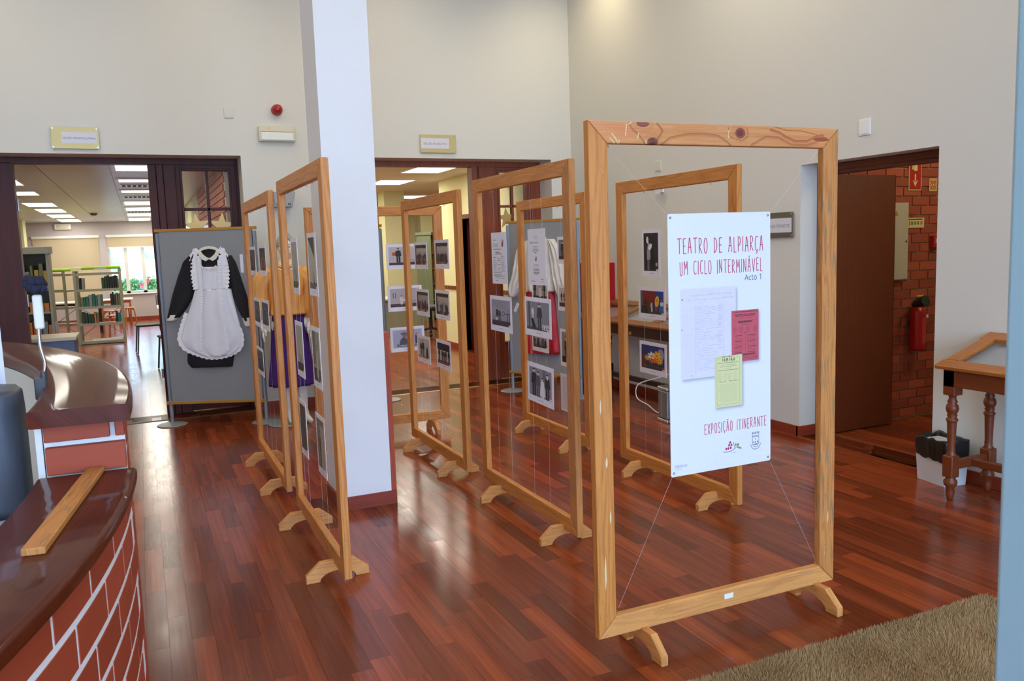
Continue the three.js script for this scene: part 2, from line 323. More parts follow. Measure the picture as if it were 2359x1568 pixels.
// golden stars stuck to the glazing
function star(name, label, x, y, r, turn) {
  const pts = []; for (let i = 0; i < 10; i++) { const a = PI / 2 + i * PI / 5 + turn, q = i % 2 ? r * 0.42 : r; pts.push([Math.cos(a) * q, Math.sin(a) * q]); }
  const m = new THREE.Mesh(poly(pts, 0.006, 0.0015), std({ color: srgb(206, 170, 104), metalness: 0.4, roughness: 0.42 })); m.name = numbered(name); m.position.set(x, y, ZD - 0.055); scene.add(m);
  return tag(m, label, 'star');
}
star('star_ornament', 'gold star ornament on the dark door glazing, over the black dress, beside the open doorway', 0.535, 1.78, 0.13, 0.15);
star('star_ornament', 'gold star ornament on the dark door glazing, over the black dress, nearer the hanging frames', 0.755, 1.78, 0.13, -0.1);
star('star_ornament', 'gold star ornament on the red-brown door glazing, above the panel with the white blouse', 3.775, 1.8, 0.12, 0.1);

/* ---------- doorway to the corridor ---------- */
{
  const d = struct('door_3'), x0 = 4.6, x1 = 4.68;
  part('door_frame', uvm(merge([bx(x0, 0, -4.687, x1, 2.0, -4.63), bx(x0, 0, -3.6, x1, 2.0, -3.545), bx(x0, 1.93, -4.687, x1, 2.003, -3.545)]), 'y'), M.leafWood, d);
  part('architrave', uvm(merge([rbx(4.585, 0, -4.686, 4.6, 1.99, -4.655, 0.004), rbx(4.585, 1.955, -4.686, 4.6, 2.002, -3.546, 0.004)]), 'y'), M.leafWood, d);
  const leaf = part('leaf', uvm(bx(4.7, 0.008, -4.645, 5.29, 1.93, -4.605), 'y'), M.leafWood, d);
  part('edge_band', uvm(bx(5.29, 0.008, -4.646, 5.294, 1.93, -4.604), 'y'), DARK, leaf);
}
/* ---------- brickwork ---------- */
// corridor beyond the doorway: its brick wall, floor under the planks, ceiling and other walls
{
  const w = struct('wall_corridor');
  part('mortar_bed', bx(4.67, 0, -4.9, 7.6, 2.7, -4.722), M.mortarWarm, w);
  const MU = 0.194, MV = 0.0735, J = 0.009; reseed(5);
  const geos = [0, 1].map((k) => new RoundedBoxGeometry(MU - J, MV - J, 0.02, 1, 0.0025)), half = new RoundedBoxGeometry(MU / 2 - J, MV - J, 0.02, 1, 0.0025);
  for (let r = 0; r < 34; r++) for (let c = 0; c < 6; c++) {
    const x = 5.111 + (r % 2 ? MU / 2 : 0) + c * MU, y = r * MV + 0.012;
    const m = part('brick', geos[0], M.brickDark[Math.floor(rnd() * 4)], w); m.position.set(x + MU / 2, y + MV / 2, -4.718 + rnd() * 0.0012);
  }
  const more = [];
  for (let r = 0; r < 34; r++) for (let c = -3; c < 13; c++) { if (c >= 0 && c < 6) continue; more.push([5.111 + (r % 2 ? MU / 2 : 0) + c * MU + MU / 2, r * MV + 0.012 + MV / 2]); }
  const im = new THREE.InstancedMesh(geos[0], M.brickDark[1], more.length), mt = new THREE.Matrix4();
  more.forEach(([x, y], k) => im.setMatrixAt(k, mt.makeTranslation(x, y, -4.718))); im.name = 'brick_field'; im.userData.kind = 'stuff'; w.add(im);
  struct('wall_corridor_end', bx(7.6, 0, -4.9, 7.8, 2.9, -1.4), M.wall);
  struct('wall_corridor_front', bx(4.67, 0, -1.6, 7.6, 2.9, -1.4), M.wall);
  struct('ceiling_corridor', bx(4.67, 2.7, -4.9, 7.8, 2.9, -1.4), M.ceiling);
}
// reception desk: curved brick walls under curved counters
const arcAt = (a, r, y) => [DESK.x + r * Math.cos(a), y, DESK.z + r * Math.sin(a)];
{
  const desk = thing('reception_desk', 'curved reception desk of painted red bricks with white joints under glossy dark counters', 'desk', [DESK.x, 0, DESK.z]);
  const RB = 4.139, A0 = -0.62, A1 = 0.62, AP = 0.0275, H1 = 0.862, H2 = 1.05;
  part('mortar_core', arcSweep([[3.93, 0], [RB - 0.0018, 0], [RB - 0.0018, H1], [3.93, H1]], AP, A1, 40), M.mortar, desk);
  part('mortar_core', arcSweep([[3.93, 0], [RB - 0.0018, 0], [RB - 0.0018, H2], [3.93, H2]], A0, AP - 0.002, 40), M.mortar, desk);
  const MV = 0.1, J = 0.015, da = 0.24 / RB, ja = J / RB; reseed(21);
  // bricks lie in the face; a sector of the ring, cut once and turned
  const sector = (span) => arcSweep([[RB - 0.03, 0.002], [RB - 0.0008, 0.001], [RB, 0.002], [RB, MV - J - 0.002], [RB - 0.0008, MV - J - 0.001], [RB - 0.03, MV - J - 0.002]], ja / 2, span - ja / 2, 4);
  const whole = sector(da), half = sector(da / 2);
  let count = 0;
  for (let r = 0; r < 11; r++) {
    const y = H2 - (r + 1) * MV + J / 2;
    if (r % 2) { const m = part('brick', half, M.brick[Math.floor(rnd() * 4)], desk); m.rotation.y = -(AP - 0.003 - da / 2); m.position.y = y; }
    for (let a = AP - 0.003 - (r % 2 ? 1.5 : 1) * da, k = 0; a > A0 + da * 3.2; a -= da, k++) { const m = part('brick', whole, M.brick[Math.floor(rnd() * 4)], desk); m.rotation.y = -a; m.position.y = y; count++; }
  }
  for (let r = 0; r < 9; r++) {
    const y = H1 - (r + 1) * MV + J / 2 + 0.012;
    for (let a = AP - 0.003 + (r % 2 ? 0.35 : -0.15) * da; a < 0.52; a += da) { if (y + MV > H1 + 0.02) continue; const m = part('brick', whole, M.brick[Math.floor(rnd() * 4)], desk); m.rotation.y = -a; m.position.y = y; count++; }
  }
  // the end of the high wall, which stands on the low counter: bricks across it
  const endA = AP - 0.004, ex = (r) => r * Math.cos(endA), ez = (r) => r * Math.sin(endA);
  const cross = (r0, r1, y0, y1) => { const g = rbx(r0, y0, -0.012, r1, y1, 0.012, 0.003); const m = part('brick', g, M.brick[1 + Math.floor(rnd() * 3)], desk); m.rotation.y = -(AP + 0.001); return m; };
  cross(3.934, 4.137, 0.902, 0.98); cross(3.934, 4.1, 0.996, 1.05); cross(4.114, 4.138, 0.996, 1.05);
  // counters
  const top = (y0, y1, r0, r1) => { const p = [], q = 0.011; for (const [cx, cy, s] of [[r1 - q, y0 + q, -90], [r1 - q, y1 - q, 0], [r0 + q, y1 - q, 90], [r0 + q, y0 + q, 180]]) for (let i = 0; i <= 3; i++) { const t = (s + i * 30) * PI / 180; p.push([cx + q * Math.cos(t), cy + q * Math.sin(t)]); } return p; };
  const uvArc = (g) => { const p = g.attributes.position, uv = new Float32Array(p.count * 2); for (let i = 0; i < p.count; i++) { const r = Math.hypot(p.getX(i), p.getZ(i)), a = Math.atan2(p.getZ(i), p.getX(i)); uv[i * 2] = r + p.getY(i); uv[i * 2 + 1] = a * 4; } g.setAttribute('uv', new THREE.BufferAttribute(uv, 2)); return g; };
  part('low_counter', uvArc(arcSweep(top(0.86, 0.9, DESK.r, DESK.R), 0.0335, A1, 70)), M.counter, desk).userData.label = 'low glossy dark counter';
  part('high_counter', uvArc(arcSweep(top(1.052, 1.1, DESK.r, DESK.R), A0, 0.0515, 80)), M.counter, desk).userData.label = 'high glossy dark counter';
  // work surface on the clerk's side
  part('work_surface', arcSweep([[3.2, 0.72], [3.925, 0.72], [3.925, 0.75], [3.2, 0.75]], A0, A1, 50), std({ color: srgb(206, 210, 220), roughness: 0.35 }), desk);
  part('inner_lining', arcSweep([[3.91, 0], [3.928, 0], [3.928, 0.858], [3.91, 0.858]], A0, A1, 50), M.whiteGloss, desk);
  part('inner_lining', arcSweep([[3.911, 0.858], [3.928, 0.858], [3.928, 1.05], [3.911, 1.05]], A0, AP, 50), M.whiteGloss, desk);
}
{ // offcut lying on the low counter
  const a = new V3(-0.245, 0.9, -1.9), b = new V3(-0.158, 0.9, -2.575), d = b.clone().sub(a);
  const m = new THREE.Mesh(uvm(rbox(0.046, 0.016, d.length(), 0.003), 'z', 0.1, 0.4), M.pineGrey); m.name = 'wooden_slat'; m.position.copy(a).add(b).multiplyScalar(0.5); m.position.y = 0.908; m.rotation.y = Math.atan2(d.x, d.z); scene.add(m);
  tag(m, 'loose weathered pine slat lying along the low reception counter', 'slat');
}
{ // a second, rounder machine beside it
  const t = thing('desk_printer', 'rounded grey desk machine with a dark blue side, behind the high counter end', 'printer', [-0.468, 0.75, -2.86], 0.0);
  part('body', loft([[0, 0.9], [0.03, 1], [0.3, 1], [0.36, 0.97], [0.375, 0.85]].map(([y, s]) => Array.from({ length: 36 }, (_, k) => { const a = -k / 36 * 2 * PI, c = Math.cos(a), q = Math.sin(a); return new V3(Math.sign(c) * Math.pow(Math.abs(c), 0.55) * 0.115 * s, y, Math.sign(q) * Math.pow(Math.abs(q), 0.55) * 0.12 * s); }))), std({ color: srgb(72, 78, 90), roughness: 0.45, metalness: 0.2 }), t);
  part('lid', lathe([[0, 0.035], [0.04, 0.033], [0.075, 0.02], [0.09, 0], [0, 0]]).scale(0.9, 1, 1.1).translate(-0.05, 0.372, 0.02), std({ color: srgb(70, 74, 76), roughness: 0.35 }), t);
  part('side_grille', rbox(0.15, 0.3, 0.014, 0.004, -0.035, 0.17, 0.118), std({ color: srgb(22, 34, 62), roughness: 0.6 }), t);
}
{ // gooseneck at the inner rim of the high counter
  const t = thing('gooseneck_holder', 'silver gooseneck with a white handset and dark blue tuft at the high counter rim', 'gooseneck', [-0.312, 1.1, -3.0]);
  part('clamp', merge([rbox(0.035, 0.07, 0.04, 0.006, -0.005, -0.005, 0), cyl(0.01, 0.01, 0.03, 0.005, 0.035, 0)]), M.greyDark, t);
  part('stem', tube([[0.003, 0.03, 0], [0.012, 0.07, 0.0], [0.004, 0.13, 0], [0.004, 0.19, 0]], 0.0055), M.chrome, t);
  part('handset', rbox(0.028, 0.11, 0.022, 0.008, 0.008, 0.24, 0, 3), M.white, t);
  const tuft = []; reseed(8);
  for (let i = 0; i < 26; i++) { const a = rnd() * 2 * PI, e = rnd() * 1.6 - 0.5, r = 0.016 + rnd() * 0.012; tuft.push(new THREE.IcosahedronGeometry(0.01 + rnd() * 0.006, 1).translate(0.004 + Math.cos(a) * Math.cos(e) * r, 0.322 + Math.sin(e) * r, Math.sin(a) * Math.cos(e) * r)); }
  part('tuft', merge(tuft), std({ color: srgb(24, 28, 52), roughness: 0.8 }), t);
}
{ // leaflet stand
  const t = thing('leaflet_stand', 'white leaflet stand with a pink sheet behind the high counter', 'stand', [-0.49, 1.1, -3.05], 0.25);
  part('sheet', poly([[-0.07, 0], [0.07, 0], [0.07, 0.2], [0.045, 0.235], [-0.07, 0.25]], 0.004), std({ color: srgb(220, 222, 236), roughness: 0.4 }), t);
  part('leaflet', box(0.07, 0.11, 0.003, 0.0, 0.1, 0.006), std({ color: srgb(196, 130, 140), roughness: 0.5 }), t);
  part('foot', rbox(0.14, 0.006, 0.07, 0.002, 0, 0.003, -0.02), M.white, t);
}
/* ---------- exhibition frames ---------- */
const FRAME_W = 0.075, FRAME_T = 0.034;
const shapeCache = {};
function makeFrame(label, A, B, y0, y1, feet, opt = {}) {
  const [ax, az] = A, [bxx, bz] = B, w = Math.hypot(bxx - ax, bz - az), mid = [(ax + bxx) / 2, 0, (az + bz) / 2];
  const t = thing('exhibition_stand', label, 'display frame', mid, Math.atan2(-(bz - az), bxx - ax), 'pine display frames standing on the hall floor');
  const h = w / 2, k = FRAME_W, T = FRAME_T, m = opt.mats ?? [M.pine, M.pine, M.pine, M.pine], du = rnd(), dv = rnd() * 3;
  const tr = (pts) => poly(pts, T, 0.006, 3).translate(0, 0, -T / 2);
  part('post', uvm(tr([[-h, y0], [-h + k, y0 + k], [-h + k, y1 - k], [-h, y1]]), 'y', du, dv), m[0], t);
  part('post', uvm(tr([[h, y0], [h, y1], [h - k, y1 - k], [h - k, y0 + k]]), 'y', du + 0.13, dv + 0.7), m[1], t);
  const topRail = part('rail', uvm(tr([[-h, y1], [-h + k, y1 - k], [h - k, y1 - k], [h, y1]]), 'x', du + 0.07, dv + 1.3), m[2], t);
  part('rail', uvm(tr([[-h, y0], [h, y0], [h - k, y0 + k], [-h + k, y0 + k]]), 'x', du + 0.19, dv + 1.9), m[3], t);
  // arched feet halved into the lower rail
  const fp = [[-0.145, 0], [-0.145, 0.036], [-0.078, 0.092], [0.078, 0.092], [0.145, 0.036], [0.145, 0], [0.083, 0]];
  for (let i = 1; i < 12; i++) { const a = i / 12 * PI; fp.push([0.083 * Math.cos(a), 0.043 * Math.sin(a)]); }
  fp.push([-0.083, 0]);
  feet.forEach((x, i) => part('foot', uvm(poly(fp, 0.03, 0.003).translate(0, 0, -0.015).rotateY(PI / 2).translate(x, 0, 0), 'z', du + i * 0.31, dv + i), opt.footMat ?? M.pinePale, t));
  // screw hooks on both rails
  for (const x of opt.hooks ?? []) for (const [y, s] of [[y1 - k, 1], [y0 + k, -1]]) {
    const g = merge([bar([x, y + 0.006 * s, 0], [x, y - 0.006 * s, 0], 0.0014, 6), new THREE.TorusGeometry(0.004, 0.001, 6, 14, 5.2).rotateY(PI / 2).translate(x, y - 0.009 * s, 0)]);
    part('hook', g, M.brass, t);
  }
  return t;
}
reseed(3);
// one top rail has big knots and worn-through scars: they are painted where they sit on the wood
const KNOTTY = (() => {
  const W = 1120, H = 80, c = document.createElement('canvas'); c.width = 2048; c.height = 160; const g = c.getContext('2d'); g.scale(2048 / W, 160 / H);
  const gr = g.createLinearGradient(0, 0, 0, H); g.fillStyle = '#d9985c'; g.fillRect(0, 0, W, H);
  for (let i = 0; i < 420; i++) { const y = rnd() * H, x = rnd() * W; g.strokeStyle = `rgba(${150 + rnd() * 60},${80 + rnd() * 40},${36 + rnd() * 20},${0.06 + rnd() * 0.14})`; g.lineWidth = 0.5 + rnd() * 2; g.beginPath(); g.moveTo(x, y); g.bezierCurveTo(x + 60, y + rnd() * 6 - 3, x + 120, y + rnd() * 8 - 4, x + 120 + rnd() * 200, y + rnd() * 10 - 5); g.stroke(); }
  const ell = (x, y, rx, ry, s) => { g.fillStyle = s; g.beginPath(); g.ellipse(x, y, rx, ry, 0, 0, 7); g.fill(); };
  const line = (p, s, w) => { g.strokeStyle = s; g.lineWidth = w; g.beginPath(); g.moveTo(p[0], p[1]); for (let i = 2; i < p.length; i += 2) g.lineTo(p[i], p[i + 1]); g.stroke(); };
  g.lineJoin = 'round'; g.lineCap = 'round';
  const soft = (p, c, w) => { for (let i = 6; i > 0; i--) line(p.map((v, k) => k % 2 ? v + i * 1.1 : v), c, w * i * 0.45); };
  for (let i = 0; i < 26; i++) { g.fillStyle = `rgba(${186 + rnd() * 40},${104 + rnd() * 40},${52 + rnd() * 24},0.16)`; g.beginPath(); g.ellipse(rnd() * W, rnd() * H, 60 + rnd() * 90, 8 + rnd() * 14, rnd() * 0.2 - 0.1, 0, 7); g.fill(); }
  soft([160, 0, 175, 24, 205, 48, 225, 72], 'rgba(168,88,44,0.16)', 3); soft([275, 0, 300, 26, 292, 40, 270, 66, 232, 74], 'rgba(160,82,44,0.16)', 3); soft([292, 80, 330, 52, 400, 38, 470, 34, 540, 40, 580, 62, 600, 78], 'rgba(160,84,44,0.14)', 3); soft([690, 72, 760, 38, 820, 40, 880, 66, 960, 68, 1020, 50], 'rgba(160,84,44,0.14)', 3); soft([780, 10, 830, 22, 850, 34, 900, 52, 960, 50, 1010, 30, 1040, 26], 'rgba(164,84,40,0.2)', 4);
  for (const [x, y, r] of [[218, 6, 40], [258, 70, 34], [640, 30, 38]]) for (let i = 5; i > 0; i--) { g.strokeStyle = 'rgba(150,78,44,0.28)'; g.lineWidth = 1.6; g.beginPath(); g.ellipse(x, y, r * (0.6 + i * 0.1), r * (0.45 + i * 0.09), 0.2, 0, 7); g.stroke(); }
  ell(218, 6, 26, 13, '#8e4a34'); ell(258, 70, 22, 15, '#7e3e2a'); ell(258, 70, 12, 8, '#5e2c1e');
  line([160, 0, 175, 24, 205, 48, 225, 72], '#a2582e', 2.2); line([275, 0, 300, 26, 292, 40, 270, 66, 232, 74], '#97502b', 2.4);
  line([292, 80, 330, 52, 400, 38, 470, 34, 540, 40, 580, 62, 600, 78], '#94502a', 1.8);
  ell(640, 30, 23, 20, '#8c4630'); ell(640, 30, 14, 12, '#6b3222'); line([585, 10, 592, 40, 606, 52], '#9a5430', 3); line([672, 12, 676, 40, 650, 58, 620, 52], '#9a5430', 2);
  line([690, 72, 760, 38, 820, 40, 880, 66, 960, 68, 1020, 50], '#96502a', 1.8);
  line([780, 10, 830, 22, 850, 34, 900, 52, 960, 50, 1010, 30, 1040, 26], '#a85a28', 3); line([800, 2, 860, 14, 930, 14, 990, 24, 1060, 40], '#b0662e', 4); ell(1030, 46, 40, 8, '#9a4a24');
  for (const [x, y, l, a] of [[152, 8, 44, 0.1], [172, 2, 16, 1], [92, 44, 30, -0.7], [104, 56, 30, -0.5], [84, 60, 34, -0.8], [120, 66, 22, -0.2], [588, 20, 30, 0.05], [200, 40, 22, 0.2], [228, 66, 14, -0.3]]) { g.save(); g.translate(x, y); g.rotate(a); g.fillStyle = '#e6cc92'; g.fillRect(-1.6, 0, 3.6, l); g.restore(); }
  const t = new THREE.CanvasTexture(c); t.colorSpace = THREE.SRGBColorSpace; t.wrapS = t.wrapT = THREE.RepeatWrapping; return t;
})();
const H4 = [-0.36, -0.12, 0.1, 0.32];
const F1 = makeFrame('pine display frame nearest the rug, holding the white exhibition poster', [1.396, -2.47], [2.508, -2.47], 0.085, 1.905, [-0.365, 0.463], { mats: [M.pine, M.pineGrey, M.pine, M.pinePale], hooks: [-0.47, 0.47], footMat: M.pinePale });
{ // the knots and scars of that frame
  const rail = F1.children[2], p = rail.geometry.attributes.position, uv = rail.geometry.attributes.uv;
  for (let i = 0; i < p.count; i++) uv.setXY(i, (p.getX(i) + 0.556) / 1.112, (p.getY(i) - 1.83) / 0.075 + (p.getZ(i) < -0.01 ? 0.3 : 0));
  rail.material = std({ map: KNOTTY, roughness: 0.5 });
  const chip = std({ color: srgb(232, 206, 160), roughness: 0.8 });
  const sliver = (w, h, x, y) => poly([[0, -h / 2], [w * 0.5, -h * 0.2], [w * 0.4, h * 0.3], [w * 0.1, h / 2], [-w * 0.4, h * 0.1], [-w * 0.3, -h * 0.3]], 0.002).translate(x, y, FRAME_T / 2 - 0.0006);
  for (const g of [sliver(0.008, 0.13, -0.525, 0.33), sliver(0.006, 0.055, -0.532, 0.93), sliver(0.007, 0.05, -0.5, 0.53), sliver(0.01, 0.04, -0.512, 0.73), sliver(0.006, 0.05, 0.52, 0.36)]) part('scar', g, chip, F1);
  part('sticker', rbox(0.042, 0.02, 0.002, 0.0006, 0.02, 0.13, FRAME_T / 2), M.white, F1);
}
const gm = { mats: [M.pine, M.pineGrey, M.pine, M.pine] };
makeFrame('pine display frame with two printed programmes and stage photos, directly beside the poster frame', [1.864, -4.655], [1.864, -3.435], 0.07, 1.89, [-0.34, 0.45], { ...gm, hooks: H4 });
makeFrame('pine display frame in front of the grey panel with the white blouse', [2.79, -6.055], [2.79, -4.94], 0.072, 1.842, [-0.43, 0.33], { hooks: [-0.33, -0.08, 0.12, 0.38] });
makeFrame('pine display frame behind the white poster, holding colourful stage photos', [2.86, -4.655], [2.86, -3.46], 0.065, 1.877, [-0.365, 0.41], { hooks: [-0.29, -0.1, 0.12, 0.36] });
makeFrame('pine display frame with six group photos near the open brown doors', [1.826, -6.015], [1.826, -4.825], 0.068, 1.852, [-0.39, 0.373], { hooks: [-0.3, -0.12, 0.14, 0.32] });
makeFrame('pine display frame turned across the row, half hidden behind the white column', [1.158, -6.37], [2.252, -6.37], 0.096, 1.833, [-0.38, 0.4], { hooks: [0.15, 0.3] });
makeFrame('pine display frame beside the front corner of the white column', [0.724, -4.658], [0.724, -3.455], 0.08, 1.884, [-0.435, 0.365], { hooks: [-0.27, -0.14, 0.2, 0.33] });
makeFrame('pine display frame between the black dress and the mannequin', [0.722, -6.305], [0.722, -4.99], 0.065, 1.863, [-0.36, 0.42], { hooks: [-0.3, -0.15, 0.2, 0.36] });

/* ---------- photo prints ---------- */
const ATLAS = document.createElement('canvas'); ATLAS.width = 2048; ATLAS.height = 1536;
const cx2 = ATLAS.getContext('2d'); cx2.fillStyle = '#eeeeee'; cx2.fillRect(0, 0, 2048, 1536);
const CELL = 256; let cellNo = 0;
// a person as print: head, body, legs
function figure(g, x, y, h, c, skin, skirt, lean = 0) {
  g.save(); g.translate(x, y); g.rotate(lean); const w = h * 0.135;
  g.fillStyle = c; g.beginPath(); g.moveTo(-w * 0.8, -h * 0.8); g.quadraticCurveTo(0, -h * 0.92, w * 0.8, -h * 0.8); g.lineTo(w, -h * 0.45); g.lineTo(skirt ? w * 1.3 : w * 0.7, skirt ? -h * 0.1 : -h * 0.45); g.lineTo(skirt ? -w * 1.3 : -w * 0.7, skirt ? -h * 0.1 : -h * 0.45); g.lineTo(-w, -h * 0.45); g.fill();
  g.fillRect(-w * 0.62, -h * 0.5, w * 0.55, h * 0.5); g.fillRect(w * 0.08, -h * 0.5, w * 0.55, h * 0.5);
  g.fillStyle = skin; g.beginPath(); g.ellipse(0, -h * 0.93, h * 0.058, h * 0.075, 0, 0, 7); g.fill(); g.fillStyle = '#221a18'; g.beginPath(); g.ellipse(0, -h * 0.985, h * 0.055, h * 0.03, 0, 0, 7); g.fill();
  g.restore();
}
/* draws one print into the atlas: portrait or landscape, returns its cell */
function printCell(portrait, draw, margin = 0.1) {
  const col = cellNo % 8, row = Math.floor(cellNo / 8); cellNo++;
  const w = portrait ? 176 : 248, h = portrait ? 248 : 176, x = col * CELL + 4, y = row * CELL + 4, g = cx2;
  g.save(); g.translate(x, y); g.beginPath(); g.rect(0, 0, w, h); g.clip(); g.fillStyle = '#e9e7ee'; g.fillRect(0, 0, w, h);
  if (margin) {
    const mx = w * margin * (portrait ? 1 : 0.72), my = h * margin * (portrait ? 0.75 : 1.1), iw = w - 2 * mx, ih = h - my * 2.5;
    g.save(); g.translate(mx, my); g.beginPath(); g.rect(0, 0, iw, ih); g.clip(); g.scale(iw / 100, ih / 100); draw(g); g.restore();
    g.fillStyle = '#e9e7ee'; g.fillRect(w - mx - 20, my + ih - 9, 22, 14); g.fillStyle = '#b06a70'; g.fillRect(w - mx - 14, my + ih - 4, 12, 1.6); g.fillRect(w - mx - 12, my + ih, 9, 1.4);
    g.fillStyle = '#8a8890'; g.fillRect(w * 0.42, h - my * 0.85, w * 0.2, 1.6);
  } else { g.scale(w / 100, h / 100); draw(g); }
  g.restore();
  return { u0: x / 2048, u1: (x + w) / 2048, v0: 1 - (y + h) / 1536, v1: 1 - y / 1536 };
}
const grain = (g, n, a, dark = '0,0,0') => { for (let i = 0; i < n; i++) { g.fillStyle = `rgba(${rnd() < 0.5 ? dark : '255,255,255'},${rnd() * a})`; g.fillRect(rnd() * 100, rnd() * 100, 1.5 + rnd() * 7, 1 + rnd() * 3); } };
const stage = (bg, fl, level, people) => (g) => {
  g.fillStyle = bg; g.fillRect(0, 0, 100, 100); g.fillStyle = fl; g.fillRect(0, level, 100, 100 - level); grain(g, 60, 0.05);
  for (const p of people) figure(g, p[0], p[1], p[2], p[3], p[4] ?? '#caa48c', p[5], p[6] ?? 0);
  grain(g, 30, 0.06);
};
const crowd = (bg, fl, band, hues, n, y = 88, h = 50) => (g) => {
  g.fillStyle = bg; g.fillRect(0, 0, 100, 100); g.fillStyle = band; g.fillRect(0, 0, 100, 16); g.fillStyle = fl; g.fillRect(0, 84, 100, 16); g.fillStyle = '#4a3c3a'; g.fillRect(0, 10, 10, 78); grain(g, 50, 0.07);
  for (let i = 0; i < n; i++) figure(g, 10 + 84 * (i + 0.3 + 0.5 * rnd()) / n, y + rnd() * 6, h * (0.85 + rnd() * 0.25), hues[i % hues.length], '#b88e78', rnd() < 0.5);
  for (let i = 0; i < n * 0.6; i++) { g.fillStyle = ['#1c181c', '#2c2226', '#5a2a24', '#b98a3a'][i % 4]; g.beginPath(); g.ellipse(8 + rnd() * 86, 96, 5, 9, 0, 0, 7); g.fill(); }
};
const lines = (g, x, y, w, n, dy, s, ch, center) => { g.fillStyle = s; for (let i = 0; i < n; i++) { const q = w * (0.55 + 0.45 * rnd()); let px = center ? x - q / 2 : x; const end = px + q; while (px < end) { const k = 1 + rnd() * 3.4; g.fillRect(px, y + i * dy, Math.min(k, end - px), ch); px += k + 0.7; } } };
const jug = (g, x, y, s, c) => { g.fillStyle = '#1c1a20'; g.beginPath(); g.moveTo(x, y - s * 1.6); g.lineTo(x + s * 0.3, y - s * 0.4); g.lineTo(x - s * 0.3, y - s * 0.4); g.fill(); g.beginPath(); g.ellipse(x + s * 0.5, y - s * 0.5, s * 0.2, s * 0.8, 0.4, 0, 7); g.fill(); g.fillStyle = c; g.beginPath(); g.ellipse(x, y, s * 0.7, s * 0.55, 0, 0, 7); g.fill(); };
reseed(44);
